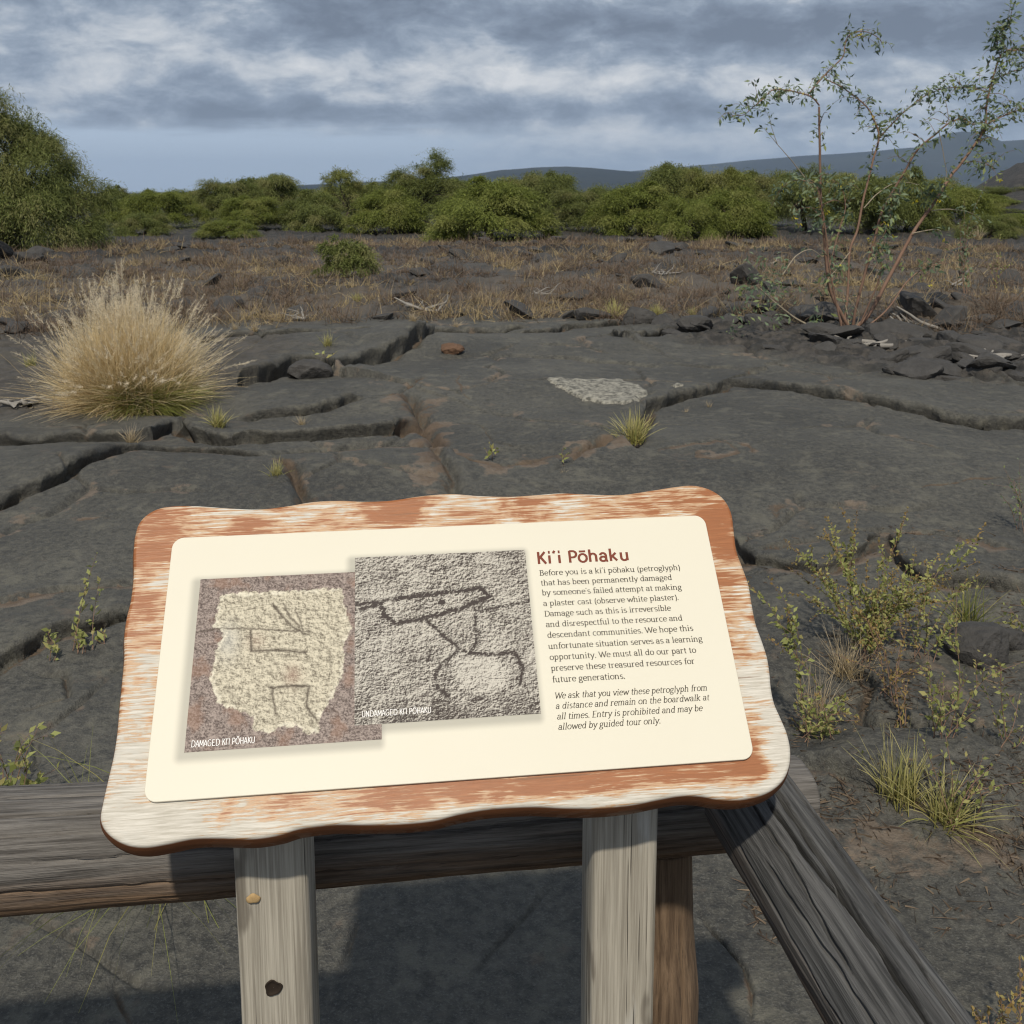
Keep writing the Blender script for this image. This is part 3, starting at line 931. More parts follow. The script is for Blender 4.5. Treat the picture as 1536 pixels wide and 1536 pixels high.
L3 = (0.52 + 0.50 * np.sin(el3)) * (0.66 + 0.46 * rng.random(n)) * (1 + .10 * np.sin(3 * np.arctan2(D3[:, 1], D3[:, 0]) + 1) + .10 * np.sin(9 * np.arctan2(D3[:, 1], D3[:, 0])))
v, q_, tt, rr, E0, T0 = ribbons(rng.normal(size=(n, 3)) * np.array([.13, .10, 0]), D3, L3, 0.10 + 0.20 * np.cos(el3) * rng.random(n), np.full(n, 0.0026), 6, 13)
link('stalks', mesh_np('stalks', v, q_, M_STRAW, {'t': tt, 'rnd': rr}), t)
k = np.where(E0[:, 2] > .26)[0]
E0, T0 = E0[k], T0[k]
nh = 46
s = rng.random((len(k), nh, 1))
bp = (E0[:, None] + T0[:, None] * (s * 0.15 - 0.05)).reshape(-1, 3)
hd = (rng.normal(size=(len(k), nh, 3)) * 0.5 + T0[:, None] * 1.0).reshape(-1, 3)
hd /= np.linalg.norm(hd, axis=1)[:, None]
v, q_, tt, rr, _, _ = ribbons(bp, hd, 0.018 + 0.026 * (1 - s.reshape(-1)) + 0.004 * rng.random(len(bp)), np.full(len(bp), 0.1), np.full(len(bp), 0.0022), 1, 5)
v[:, 2] = np.maximum(v[:, 2], 0.004)
link('seed_plumes', mesh_np('seed_plumes', v, q_, M_PLUME, {'t': tt, 'rnd': rr}), t)['label'] = 'pale fluffy seed plumes at the blade tips'


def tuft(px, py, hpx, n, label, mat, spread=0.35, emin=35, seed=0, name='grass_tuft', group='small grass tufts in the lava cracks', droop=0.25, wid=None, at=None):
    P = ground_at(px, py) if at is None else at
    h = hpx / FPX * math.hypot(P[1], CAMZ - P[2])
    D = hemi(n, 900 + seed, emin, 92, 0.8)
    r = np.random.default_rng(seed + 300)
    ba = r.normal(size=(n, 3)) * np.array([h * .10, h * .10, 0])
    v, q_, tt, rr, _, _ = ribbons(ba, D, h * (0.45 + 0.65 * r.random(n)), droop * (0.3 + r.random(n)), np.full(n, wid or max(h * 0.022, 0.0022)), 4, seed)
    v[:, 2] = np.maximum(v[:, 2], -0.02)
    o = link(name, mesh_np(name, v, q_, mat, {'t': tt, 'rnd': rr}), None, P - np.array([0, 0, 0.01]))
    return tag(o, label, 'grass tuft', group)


TUFTS = [
    (328, 640, 46, 150, 'small yellow grass tuft right of the foot of the fountain grass', M_TUFT),
    (453, 637, 24, 60, 'tiny tan tuft on the rolled ledge right of the fountain grass', M_PALE),
    (950, 676, 62, 200, 'bright yellow green grass tuft in the crack below the pale plaster patch', M_TUFT),
    (492, 518, 28, 80, 'small green tuft on the upper ledge between the fountain grass and the lone bush', M_TUFT),
    (415, 712, 36, 80, 'thin tuft in the crack just above the top left of the sign', M_TUFT),
    (198, 664, 36, 70, 'tan wispy tuft in front of the fountain grass', M_PALE),
    (921, 476, 42, 170, 'pale yellow tuft at the far edge of the smooth slabs before the dark rubble', M_TUFT),
    (985, 474, 26, 200, 'spreading yellow tuft right beside the pale one at the slab edge', M_TUFT),
    (620, 498, 22, 80, 'cream tuft below the grey dead wood', M_PALE),
    (382, 496, 20, 120, 'cream tuft right behind the fountain grass', M_PALE),
    (352, 498, 18, 90, 'small cream tuft touching the right side of the fountain grass', M_PALE),
    (684, 492, 22, 80, 'cream tuft right of the grey dead wood', M_PALE),
    (46, 548, 34, 60, 'green tuft showing left of the fountain grass', M_TUFT),
    (1064, 610, 16, 30, 'tiny straw tuft in the long crack right of the plaster patch', M_PALE),
    (1028, 618, 14, 24, 'tiniest straw tuft in the crack bend right of the plaster patch', M_PALE),
    (845, 708, 14, 24, 'faint straw tuft in the soil seam above the sign', M_PALE),
    (1040, 472, 20, 160, 'yellow dry tuft left of the foot of the tall shrub', M_TUFT),
    (800, 408, 18, 60, 'pale tuft out in the dry field right of the middle', M_PALE),
    (635, 400, 14, 60, 'pale tuft out in the dry field left of the middle', M_PALE),
    (1290, 352, 20, 70, 'pale grass tuft before the trees right of the upright stem', M_PALE),
    (1465, 360, 24, 90, 'pale grass clump at the foot of the last trees', M_PALE),
    (535, 452, 20, 160, 'golden tuft in the dry field below the lone bush', M_TUFT),
]
for k, a_ in enumerate(TUFTS):
    tuft(*a_, seed=k)
tuft(1348, 1200, 125, 150, 'yellow green grass tuft in brown soil, left one of the pair right of the sign', M_TUFT, emin=48, seed=50, group='foreground grass tufts', droop=0.3, wid=0.0030)
tuft(1418, 1232, 108, 170, 'yellow green grass tuft with fallen blades, right one of the pair right of the sign', M_TUFT, emin=14, seed=51, group='foreground grass tufts', droop=0.35, wid=0.0030)
tuft(1452, 935, 90, 90, 'dark green wiry grass tuft behind the grey rock', M_GREENB, emin=30, seed=52, group='foreground grass tufts', wid=0.003)
tuft(1268, 1010, 90, 170, 'grey dead grass tuft under the leafy shrub right of the sign', M_PALE, emin=35, seed=53, group='foreground grass tufts', wid=0.002)
tuft(1225, 1075, 100, 90, 'thin grey dead grass beside the sign edge', M_PALE, emin=45, seed=54, group='foreground grass tufts', wid=0.0018)
# long drooping grass behind the railing
Pg = ground_at(225, 1290)
tuft(0, 0, 330, 260, 'long drooping green grass behind the log rail left of the sign', M_GREENB, emin=8, seed=55, group='foreground grass tufts', droop=0.6, wid=0.0022, at=Pg)

# dry stems and litter of the field, too many to count
nc = 2700
rr_ = 12.1 + (45 - 12.1) * rng.random(nc) ** 1.15
aa_ = np.radians(-36 + 72 * rng.random(nc))
X, Y = rr_ * np.sin(aa_), rr_ * np.cos(aa_)
k = fbm(X * 0.28 + 9, Y * 0.2, 3, 77) + 0.3 * rng.normal(size=nc) > -0.32
X, Y = X[k], Y[k]; nc = len(X)
per = 54
siz = (0.10 + 0.26 * rng.random(nc) ** 1.8) * (1 + .012 * Y)
hue = np.clip(0.40 + .55 * (rng.random(nc) < .13) + 0.9 * fbm(X * 0.5, Y * 0.35, 3, 33) + .22 * rng.normal(size=nc), 0, 1)
n = nc * per
cx_ = np.repeat(X, per) + rng.normal(size=n) * np.repeat(siz, per) * .55; cy_ = np.repeat(Y, per) + rng.normal(size=n) * np.repeat(siz, per) * .55
D = hemi(n, 8, 2, 86)
v, q_, tt, rr2, _, _ = ribbons(np.stack([cx_, cy_, ground_fields(cx_, cy_) - 0.01], -1), D, np.repeat(siz, per) * (.35 + .9 * rng.random(n)), 0.25 * rng.random(n), 0.003 + 0.00040 * np.hypot(cx_, cy_), 2, 9)
cl = np.repeat(np.clip(np.repeat(hue, per) + .16 * rng.normal(size=n), 0, 1), 6)
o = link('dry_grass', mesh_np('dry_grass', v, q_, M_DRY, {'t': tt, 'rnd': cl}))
tag(o, 'brown dead grass and low stems covering the rubble field before the trees', 'dry grass', kind='stuff')


n = 9000
px_ = rng.uniform(1120, 1560, n); py_ = rng.uniform(800, 1420, n)
F_ = flat(px_, py_)
X, Y = F_[:, 0], F_[:, 1]
k = fbm(X * 2.5, Y * 2.5, 3, 121) + .35 * polymask(X, Y, BROWN, .2) + .3 * polymask(X, Y, BROWN2, .2) + .15 * rng.normal(size=n) > .18
X, Y = X[k], Y[k]; n = len(X)
D = hemi(n, 18, 0, 14)
v, q_, tt, rr2, _, _ = ribbons(np.stack([X, Y, ground_fields(X, Y) + .003], -1), D, .012 + .05 * rng.random(n) ** 2, 0.1 * rng.random(n), .002 + .004 * rng.random(n), 2, 19)
o = link('leaf_litter', mesh_np('leaf_litter', v, q_, M_LITTER, {'t': tt, 'rnd': rr2}))
tag(o, 'brown leaf and twig litter scattered on the rough lava right of the sign', 'leaf litter', kind='stuff')


# ------------------------------------------------------------------ rocks and dead wood
def rock_mat(n, b):
    o = n.obj()
    c = n.mix(n.noise(o, 9, 5, 0.65), (.022, .021, .021), (.095, .09, .085))
    n.put(b.inputs['Base Color'], c)
    n.put(b.inputs['Normal'], n.bump(n.noise(o, 14, 5, 0.65), 0.8, 0.03))


def rust_rock_mat(n, b):
    o = n.obj()
    c = n.mix(n.noise(o, 8, 5, 0.65), (.05, .03, .02), (.20, .115, .07))
    n.put(b.inputs['Base Color'], c)
    n.put(b.inputs['Normal'], n.bump(n.noise(o, 14, 5, 0.65), 0.8, 0.03))


M_ROCK = material('rock', rock_mat)
M_RUSTROCK = material('rust_rock', rust_rock_mat)


def rock_mesh(seed, sx, sy, sz, mat, sub=3):
    bm = bmesh.new()
    bmesh.ops.create_icosphere(bm, subdivisions=sub, radius=1.0)
    r = np.random.default_rng(seed)
    planes = r.normal(size=(11, 3)); planes /= np.linalg.norm(planes, axis=1)[:, None]
    off = 0.55 + 0.3 * r.random(11)
    for vv in bm.verts:
        p = np.array(vv.co)
        for pl, of in zip(planes, off):
            dd = p @ pl - of
            if dd > 0:
                p = p - pl * dd * 0.9
        p = p * (1 + 0.06 * perlin(p[0] * 4 + seed, p[1] * 4 + p[2] * 3, seed))
        vv.co = (p[0] * sx, p[1] * sy, p[2] * sz)
    me = bpy.data.meshes.new('rock')
    bm.to_mesh(me); bm.free()
    me.materials.append(mat)
    return me


def rock(px, py, wpx, hpx, label, mat, seed, group=None, rz=0.0):
    P = ground_at(px, py)
    s_ = math.hypot(P[1], CAMZ - P[2]) / FPX
    me = rock_mesh(seed, wpx * s_ * 0.62, wpx * s_ * 0.5, hpx * s_ * 0.8, mat, 4)
    o = link('lava_rock', me, None, P + np.array([0, 0, hpx * s_ * 0.25]))
    o.rotation_euler = (0, 0, rz)
    return tag(o, label, 'rock', group)


rock(1462, 985, 92, 52, 'cracked grey lava rock among the weeds right of the sign', M_ROCK, 3)
rock(1515, 970, 40, 30, 'small lava rock at the right edge beside the cracked grey rock', M_ROCK, 4)
rock(676, 528, 34, 13, 'rusty orange lava rock at the end of the broken ledge', M_RUSTROCK, 5)
rock(955, 484, 50, 24, 'jagged black rock at the slab edge left of the tall shrub', M_ROCK, 6)
rock(462, 566, 60, 26, 'dark lump of lava on the broken ledge right of the fountain grass', M_ROCK, 7)
RV = [rock_mesh(200 + k, 0.24, 0.18, 0.10, M_ROCK, 3) for k in range(6)]
spots = []
r_ = np.random.default_rng(12)
while len(spots) < 95:
    px, py = r_.uniform(990, 1545), r_.uniform(468, 578)
    f_ = flat(np.array([px]), np.array([py]))[0]
    if inpoly(np.array([f_[0]]), np.array([f_[1]]), RUB_R)[0]:
        spots.append((f_[0], f_[1], r_.uniform(0.35, 1.25)))
for k, (x, y, s_) in enumerate(spots):
    o = link('lava_rock', RV[k % 6], None, (x, y, H(x, y) + 0.02 * s_))
    o.rotation_euler = (r_.normal() * 0.25, r_.normal() * 0.25, r_.random() * 6.28)
    o.scale = (s_, s_, s_ * r_.uniform(0.6, 1.2))
    tag(o, 'broken dark lava rock in the rubble around the tall shrub', 'rock', 'broken rocks around the tall shrub')
for k in range(195):
    rr1 = 12.2 + 22 * r_.random() ** 1.4 if k < 120 else r_.uniform(27, 45); a1 = math.radians(r_.uniform(-30, 30))
    x, y = rr1 * math.sin(a1), rr1 * math.cos(a1)
    s_ = r_.uniform(0.4, 1.6) if k < 120 else r_.uniform(.7, 2.2)
    o = link('lava_rock', RV[k % 6], None, (x, y, H(x, y) + 0.03 * s_))
    o.rotation_euler = (r_.normal() * 0.25, r_.normal() * 0.25, r_.random() * 6.28)
    o.scale = (s_, s_, s_ * r_.uniform(0.6, 1.2))
    tag(o, 'loose dark lava rock in the dry field before the trees', 'rock', 'loose rocks of the dry field')


def deadwood_mat(n, b):
    o = n.obj()
    c = n.mix(n.noise(o, 12, 5, 0.7), (.13, .122, .112), (.38, .355, .32))
    n.put(b.inputs['Base Color'], c)


M_DEAD = material('dead_wood', deadwood_mat)


def deadwood(px, py, w, h, nst, label, seed, flatness=0.4):
    P = ground_at(px, py)
    s_ = P[1] / FPX
    r = np.random.default_rng(seed)
    mb = MB()
    for k in range(nst):
        a = r.random() * np.pi
        Lw = w * s_ * (0.3 + 0.4 * r.random())
        dz1 = h * s_ * (0.1 + r.random() * (1 if k < 2 else flatness))
        c = np.array([r.normal() * w * s_ * 0.16, r.normal() * w * s_ * 0.1, 0.02])
        e = np.array([math.cos(a) * Lw * (1 if r.random() > .5 else -1), math.sin(a) * Lw * 0.6, dz1])
        pts = [c - e * 0.4 * np.array([1, 1, 0]), c + e * 0.3 + r.normal(size=3) * 0.02, c + e * 0.7 + r.normal(size=3) * 0.03 * np.array([1, 1, .5]), c + e]
        r0 = (0.007 + 0.018 * r.random()) * (w / 60) ** 0.5
        v, q_ = tube_geo(smooth_path(pts, 9), np.linspace(r0, r0 * 0.3, 9), 6)
        mb.put(v, q_)
    o = mb.build('dead_branch', M_DEAD, smooth=True)
    o.location = P
    return tag(o, label, 'dead wood')


deadwood(645, 470, 80, 40, 9, 'weathered grey dead wood lying behind the slabs left of the middle', 1)
deadwood(998, 414, 42, 18, 8, 'grey dead stump out in the dry field left of the tall shrub', 2)
deadwood(452, 480, 44, 16, 6, 'grey dead twigs between the fountain grass and the dead wood', 3)
deadwood(815, 445, 46, 16, 5, 'dark grey dead twigs in the field at the middle', 4)
deadwood(1400, 492, 90, 40, 12, 'pale grey broken stump and sticks in the rubble right of the tall shrub', 5, 0.6)
deadwood(1492, 540, 120, 14, 9, 'grey sticks lying on the rubble at the right edge', 6, 0.2)
deadwood(1300, 515, 110, 10, 9, 'bleached fallen sticks around the foot of the tall shrub', 7, 0.2)
deadwood(30, 610, 70, 14, 8, 'pale dead stalks lying left of the fountain grass', 8, 0.3)
deadwood(1160, 395, 40, 14, 5, 'grey twigs in the dry field right behind the left low leaves', 9)
deadwood(1432, 430, 50, 26, 3, 'single bleached leaning stick right of the tall shrub', 10, 0.3)


# pale plaster left on the slab
def plaster_mat(n, b):
    o = n.obj()
    c = n.mix(n.ss(n.noise(o, 18, 7, 0.78), 0.38, 0.60), (.075, .073, .064), (.31, .295, .25))
    n.put(b.inputs['Base Color'], c)
    n.put(b.inputs['Normal'], n.bump(n.noise(o, 90, 4, 0.7), 0.3, 0.004))
    b.inputs['Roughness'].default_value = 0.9


M_PLASTER = material('plaster', plaster_mat)


def patch(pts, label, thick=0.010, step=0.012):
    P = np.array([ground_at(*p_)[:2] for p_ in pts])
    lo, hi = P.min(0) - 0.05, P.max(0) + 0.05
    gx = np.arange(lo[0], hi[0], step); gy = np.arange(lo[1], hi[1], step * 1.6)
    X, Y = np.meshgrid(gx, gy)
    xr, yr = X.ravel(), Y.ravel()
    wxx = xr + 0.035 * fbm(xr * 9, yr * 9, 3, 5); wyy = yr + 0.06 * fbm(xr * 9 + 30, yr * 9, 3, 6)
    d, _, _, _ = polydist(wxx, wyy, np.vstack([P, P[:1]]))
    s_ = np.where(inpoly(wxx, wyy, P), d, -d)
    s_ = np.minimum(s_, polydist(xr, yr, CRW[0][0])[0] - .13)     # stops short of the crack
    z = ground_fields(xr, yr) + np.where(s_ > 0, 0.012 + thick * np.clip(s_ / 0.03, 0, 1) + 0.003 * fbm(xr * 11, yr * 11, 4, 9), -0.02)
    nx, ny = len(gx), len(gy)
    i, j = np.meshgrid(np.arange(ny - 1), np.arange(nx - 1), indexing='ij')
    q_ = np.stack([i * nx + j, i * nx + j + 1, (i + 1) * nx + j + 1, (i + 1) * nx + j], -1).reshape(-1, 4)
    keep = (s_[q_] > -0.03).any(1)
    q_ = q_[keep]
    us, inv = np.unique(q_, return_inverse=True)
    me = mesh_np('plaster_patch', np.stack([xr, yr, z], -1)[us], inv.reshape(-1, 4), M_PLASTER, None, True)
    return tag(link('plaster_patch', me), label, 'plaster')


patch([(818, 572), (850, 570), (880, 571), (925, 569), (950, 578), (972, 588), (970, 604), (940, 607), (900, 605), (872, 600), (850, 588), (835, 580)], 'large pale plaster patch left on the domed lava slab')
patch([(1004, 579), (1018, 577), (1028, 580), (1016, 584)], 'small pale plaster fleck right of the large plaster patch', step=0.008)


# ------------------------------------------------------------------ the tall shrub with yellow flowers
def stem_mat(n, b):
    o = n.obj()
    c = n.mix(n.noise(o, 9, 5, 0.6), (.12, .066, .044), (.31, .20, .145))
    n.put(b.inputs['Base Color'], c)


M_STEM = material('stem', stem_mat)
M_STEMG = material('pale_stem', lambda n, b: n.put(b.inputs['Base Color'], n.mix(n.noise(n.obj(), 14, 4, 0.6), (.24, .20, .14), (.42, .36, .27))))
M_TLEAF = foliage_mat('shrub_leaf', (.085, .130, .080), (.24, .30, .19), (.28, .32, .10), 0.35)
M_WEED = foliage_mat('weed_leaf', (.15, .17, .045), (.41, .43, .16), (.42, .36, .15), 0.35)
M_WEEDDRY = foliage_mat('weed_seed', (.17, .11, .035), (.36, .26, .10), (.30, .27, .10), 0.25)
M_FLOWER = foliage_mat('flower', (.55, .45, .03), (.75, .62, .05), (.6, .55, .08), 0.3)

PB = ground_at(1276, 497)
Y0 = PB[1]
rS = np.random.default_rng(5)


def px3(pts, dep0=0.0, dep1=0.0):
    n = len(pts)
    return np.array([at_y(p[0], p[1], Y0 + dep0 + (dep1 - dep0) * k / max(1, n - 1)) for k, p in enumerate(pts)])


STEMS = [  # photo points, depth start and end, base radius, end radius, leaves from fraction, leaf clusters, pale
    ([(1277, 498), (1262, 470), (1246, 435), (1240, 385), (1236, 330), (1233, 280), (1231, 220), (1229, 158)], 0, -.2, .017, .009, .55, 6, 0),
    ([(1229, 158), (1218, 146), (1200, 139), (1178, 134), (1160, 134), (1146, 146), (1130, 160), (1116, 172), (1096, 174)], -.2, -.7, .007, .003, .1, 17, 0),
    ([(1212, 142), (1232, 118), (1250, 100), (1266, 84), (1270, 62), (1280, 50), (1300, 48), (1318, 58), (1326, 68)], -.2, .2, .007, .003, .1, 14, 0),
    ([(1266, 492), (1272, 435), (1275, 378), (1287, 345), (1295, 303), (1301, 277), (1309, 244), (1319, 207), (1313, 182), (1302, 162), (1280, 143), (1258, 128), (1236, 118)], .1, .6, .013, .005, .45, 14, 0),
    ([(1319, 207), (1334, 190), (1358, 166), (1386, 145), (1412, 134), (1446, 130), (1482, 136)], .5, .2, .008, .003, .05, 22, 0),
    ([(1278, 498), (1285, 458), (1300, 400), (1312, 355), (1322, 318), (1340, 285), (1356, 258), (1376, 226), (1402, 204), (1424, 186), (1446, 180), (1460, 190)], 0, -.5, .014, .005, .5, 16, 0),
    ([(1268, 500), (1300, 476), (1330, 422), (1350, 384), (1368, 350), (1386, 322), (1405, 296), (1425, 264), (1440, 246), (1464, 212), (1477, 188), (1479, 160), (1488, 120), (1500, 84), (1518, 73), (1548, 72)], 0, .5, .019, .006, .55, 26, 0),
    ([(1477, 188), (1508, 172), (1530, 164), (1560, 155)], .35, .6, .007, .004, .0, 12, 0),
    ([(1500, 84), (1496, 60), (1508, 40), (1518, 24)], .45, .3, .005, .002, .0, 14, 0),
    ([(1488, 120), (1512, 110), (1545, 98), (1570, 100)], .45, .7, .005, .003, .0, 10, 0),
    ([(1236, 310), (1222, 288), (1196, 252), (1166, 216), (1146, 192)], -.1, -.5, .006, .002, .95, 1, 1),
    ([(1166, 216), (1156, 190), (1152, 172)], -.4, -.5, .003, .0015, .9, 1, 1),
    ([(1264, 501), (1232, 496), (1192, 477), (1160, 452), (1136, 430)], -.05, -.4, .013, .004, 1.1, 0, 1),
    ([(1296, 312), (1318, 288), (1345, 273), (1378, 276)], .2, .5, .005, .002, .3, 5, 1),
    ([(1398, 316), (1424, 314), (1456, 319), (1476, 332)], .4, .9, .005, .002, .5, 5, 1),
    ([(1174, 412), (1194, 384), (1216, 374), (1234, 386)], -.4, -.1, .005, .003, .9, 1, 1),
    ([(1264, 498), (1254, 455), (1244, 405), (1238, 345), (1226, 282), (1212, 268)], -.1, -.3, .010, .003, .6, 7, 0),
    ([(1244, 400), (1258, 345), (1268, 310), (1262, 280), (1246, 268)], 0, .3, .005, .002, .3, 8, 0),
    ([(1368, 350), (1400, 344), (1412, 348), (1417, 362)], .1, .2, .005, .002, .3, 3, 1),
    ([(1386, 322), (1392, 300), (1394, 285), (1398, 276)], .2, .1, .004, .002, .2, 8, 0),
    ([(1275, 378), (1258, 400), (1242, 420)], .1, -.2, .004, .002, .3, 4, 1),
    ([(1440, 246), (1462, 242), (1482, 246), (1490, 256)], .3, .0, .004, .002, .2, 7, 0),
    ([(1409, 200), (1415, 230), (1420, 262), (1412, 285)], -.4, -.3, .004, .002, .5, 4, 1),
    ([(1275, 500), (1270, 470), (1265, 450)], .05, .1, .006, .003, .3, 3, 1),
    ([(1280, 500), (1288, 470), (1268, 440)], -.15, -.3, .006, .002, 1.1, 0, 1),
    ([(1270, 500), (1258, 470), (1250, 430), (1253, 380), (1262, 340)], .1, .4, .008, .003, .5, 6, 0),
    ([(1284, 500), (1306, 450), (1322, 405), (1318, 370), (1330, 345)], -.1, -.4, .008, .003, .5, 6, 0),
    ([(1288, 500), (1330, 465), (1362, 420), (1392, 400), (1420, 395)], 0, .6, .009, .003, .5, 5, 0),
    ([(1310, 345), (1330, 330), (1340, 300), (1352, 290)], -.2, -.4, .005, .002, .2, 9, 0),
    ([(1233, 280), (1200, 270), (1176, 276), (1166, 292)], -.1, .4, .005, .002, .3, 10, 0),
]
shrub = empty('tall_shrub', PB, 'tall thin open shrub with blue green leaves and yellow flowers in the rubble', 'shrub')
LC, LA, LS = [], [], []
FC, FA = [], []
for pts, d0, d1, r0, r1, lf, ncl, pale in STEMS:
    P = smooth_path(px3(pts, d0, d1), 6 * len(pts))
    P += np.cumsum(rS.normal(size=P.shape) * 0.0035, 0) * np.linspace(0, 1, len(P))[:, None] * np.linspace(1, .3, len(P))[:, None]
    v, q_ = tube_geo(P, np.linspace(r0, r1, len(P)) * 1.2, 6)
    mb = MB(); mb.put(v, q_)
    mb.build('branch', M_STEMG if pale else M_STEM, shrub, PB, True)
    if ncl >= 6:
        tw = MB()
        for k in range(ncl):
            u = max(lf, .15) + (1 - max(lf, .15)) * rS.random()
            b0 = P[min(len(P) - 1, int(u * (len(P) - 1)))]
            e = rS.normal(size=3) * np.array([1, .8, .7]) + np.array([0, 0, .1]); e = e / np.linalg.norm(e) * (.08 + .26 * rS.random())
            T_ = smooth_path([b0, b0 + e * .55 + np.array([0, 0, .03]), b0 + e - np.array([0, 0, .04])], 7)
            v, q_ = tube_geo(T_, np.linspace(max(r1 * .7, .0022), .0012, 7), 4)
            tw.put(v, q_)
            m = rS.integers(4, 10)
            c_ = T_[rS.integers(2, 7, m)]
            LC.append(c_ + rS.normal(size=(m, 3)) * .02); LA.append(rS.normal(size=(m, 3)) + np.array([0, 0, -.5])); LS.append(.04 + .05 * rS.random(m))
        tw.build('twigs', M_STEM, shrub, PB, True)
    for k in range(ncl):
        u = lf + (1 - lf) * (k + rS.random()) / max(1, ncl)
        c = P[min(len(P) - 1, int(u * (len(P) - 1)))]
        m = rS.integers(5, 13)
        a = rS.normal(size=(m, 3)) * np.array([1, 1, 0.6]) + np.array([0, 0, -0.5])
        LC.append(c + rS.normal(size=(m, 3)) * 0.050); LA.append(a); LS.append(0.040 + 0.060 * rS.random(m))
        if rS.random() < 0.13:
            m = 5
            FC.append(c + rS.normal(size=(m, 3)) * 0.012); FA.append(rS.normal(size=(m, 3)) * 0.7 + np.array([0, 0, -.8]))
for (px, py, dd, sx, m) in ((1150, 402, -.4, .11, 60), (1140, 440, -.5, .14, 80), (1165, 430, -.3, .11, 60), (1115, 440, -.4, .08, 40), (1100, 488, -.6, .07, 30), (1330, 395, .2, .07, 22), (1225, 480, -.2, .06, 26), (1170, 480, -.3, .06, 20),
                            (1210, 330, 0, .12, 50), (1290, 280, .2, .10, 36), (1395, 290, .1, .07, 26), (1245, 300, .3, .08, 26), (1325, 350, .1, .07, 20)):
    c = at_y(px, py, Y0 + dd)
    LC.append(c + rS.normal(size=(m, 3)) * sx); LA.append(rS.normal(size=(m, 3)) + np.array([0, 0, .2])); LS.append(0.035 + 0.055 * rS.random(m))
for (px, py, dd) in ((1302, 357, -.2), (1306, 361, -.2), (1339, 353, 0), (1328, 374, .1), (1395, 427, .2), (1240, 316, 0), (1375, 302, .1), (1408, 300, .1), (1290, 50, .1), (1285, 52, .1), (1184, 135, -.3), (1500, 268, .3), (1485, 240, .2), (1188, 325, -.1), (1200, 335, -.2)):
    c = at_y(px, py, Y0 + dd)
    FC.append(c + rS.normal(size=(6, 3)) * 0.012); FA.append(rS.normal(size=(6, 3)) * 0.6 + np.array([0.1, 0, -.7]))
c, a, s_ = np.concatenate(LC), np.concatenate(LA), np.concatenate(LS)
v, q_ = leaf_quads(c - PB, a, rS.normal(size=c.shape) * .7 + np.array([0, -.5, .7]), s_, s_ * 0.36)
link('leaves', mesh_np('leaves', v, q_, M_TLEAF, {'rnd': np.repeat(rS.random(len(c)), 4), 'clump': np.repeat(rS.random(len(c)), 4)}), shrub)
for c, a in zip(FC, FA):
    m = len(c)
    v, q_ = leaf_quads(c - PB, a, rS.normal(size=c.shape), np.full(m, 0.042), np.full(m, 0.012))
    link('flower', mesh_np('flower', v, q_, M_FLOWER, {'rnd': np.repeat(rS.random(m), 4), 'clump': np.repeat(rS.random(m), 4)}), shrub)


# ------------------------------------------------------------------ weeds in the foreground: thin stems with small leaves
def weed(base_px, tips, label, leaf=0.014, gap=0.010, mat=None, dryfrac=0.35, seed=0, rad=0.0016, bend=0.3, at=None, name='weed', group='weeds beside the sign', side_shoots=2, leafw=0.5):
    PBw = ground_at(*base_px) if at is None else at
    r = np.random.default_rng(seed + 60)
    Yb = PBw[1]
    mb = MB(); LC, LA, LS, DR = [], [], [], []

    def stem(A, E, r0, fr):
        d = E - A
        mid_ = A + d * 0.5 + np.array([d[0] * -0.12, r.normal() * 0.02, abs(d[0]) * bend * 0.5]) + r.normal(size=3) * 0.012
        P = smooth_path([A, mid_, E], 14)
        v, q_ = tube_geo(P, np.linspace(r0, r0 * 0.4, 14), 5)
        mb.put(v, q_)
        L = np.linalg.norm(d)
        m = max(4, int(L / gap))
        for k in range(m):
            u = 0.12 + 0.88 * (k + r.random()) / m
            c = P[min(13, int(u * 13))] * (1 - (u * 13 % 1)) + P[min(13, int(u * 13) + 1)] * (u * 13 % 1)
            a = r.normal(size=3) + d / L * 0.9
            LC.append(c + r.normal(size=3) * 0.003); LA.append(a)
            LS.append(1.25 * leaf * (0.45 + 0.8 * r.random()) * (1.1 - 0.5 * u)); DR.append(u > 1 - dryfrac * (0.6 + 0.8 * r.random()))
        return P
    for (tx, ty) in tips:
        E = at_y(tx, ty, Yb + r.normal() * 0.05 + 0.03)
        A = PBw + np.array([r.normal() * 0.02, r.normal() * 0.02, 0])
        P = stem(A, E, rad, 1)
        for _ in range(side_shoots):
            k = r.integers(4, 11)
            d = (P[-1] - P[0]) * (0.18 + 0.2 * r.random())
            stem(P[k], P[k] + d + r.normal(size=3) * np.linalg.norm(d) * 0.45, rad * 0.6, .5)
    w = empty(name, PBw, label, 'plant', group)
    mb.build('stems', M_STEM, w, PBw, True)
    c, a, s_, dr_ = np.array(LC), np.array(LA), np.array(LS), np.array(DR)
    if len(dr_) and (dr_.sum() < 130 or dryfrac > 1):
        dr_[:] = False
        mat = M_WEEDDRY if dryfrac > 1 else mat  # wholly dry weeds: these are seed heads, kept in the mesh named leaves
    for nm, kk, mt in (('leaves', ~dr_, mat or M_WEED), ('seed_heads', dr_, M_WEEDDRY)):
        if kk.any():
            v, q_ = leaf_quads(c[kk] - PBw, a[kk], r.normal(size=c[kk].shape) * .6 + np.array([0, -.6, .8]), s_[kk] * (1 if nm == 'leaves' else .8), s_[kk] * leafw)
            link(nm, mesh_np(nm, v, q_, mt, {'rnd': np.repeat(r.random(kk.sum()), 4), 'clump': np.repeat(r.random(kk.sum()), 4)}), w)
    return w


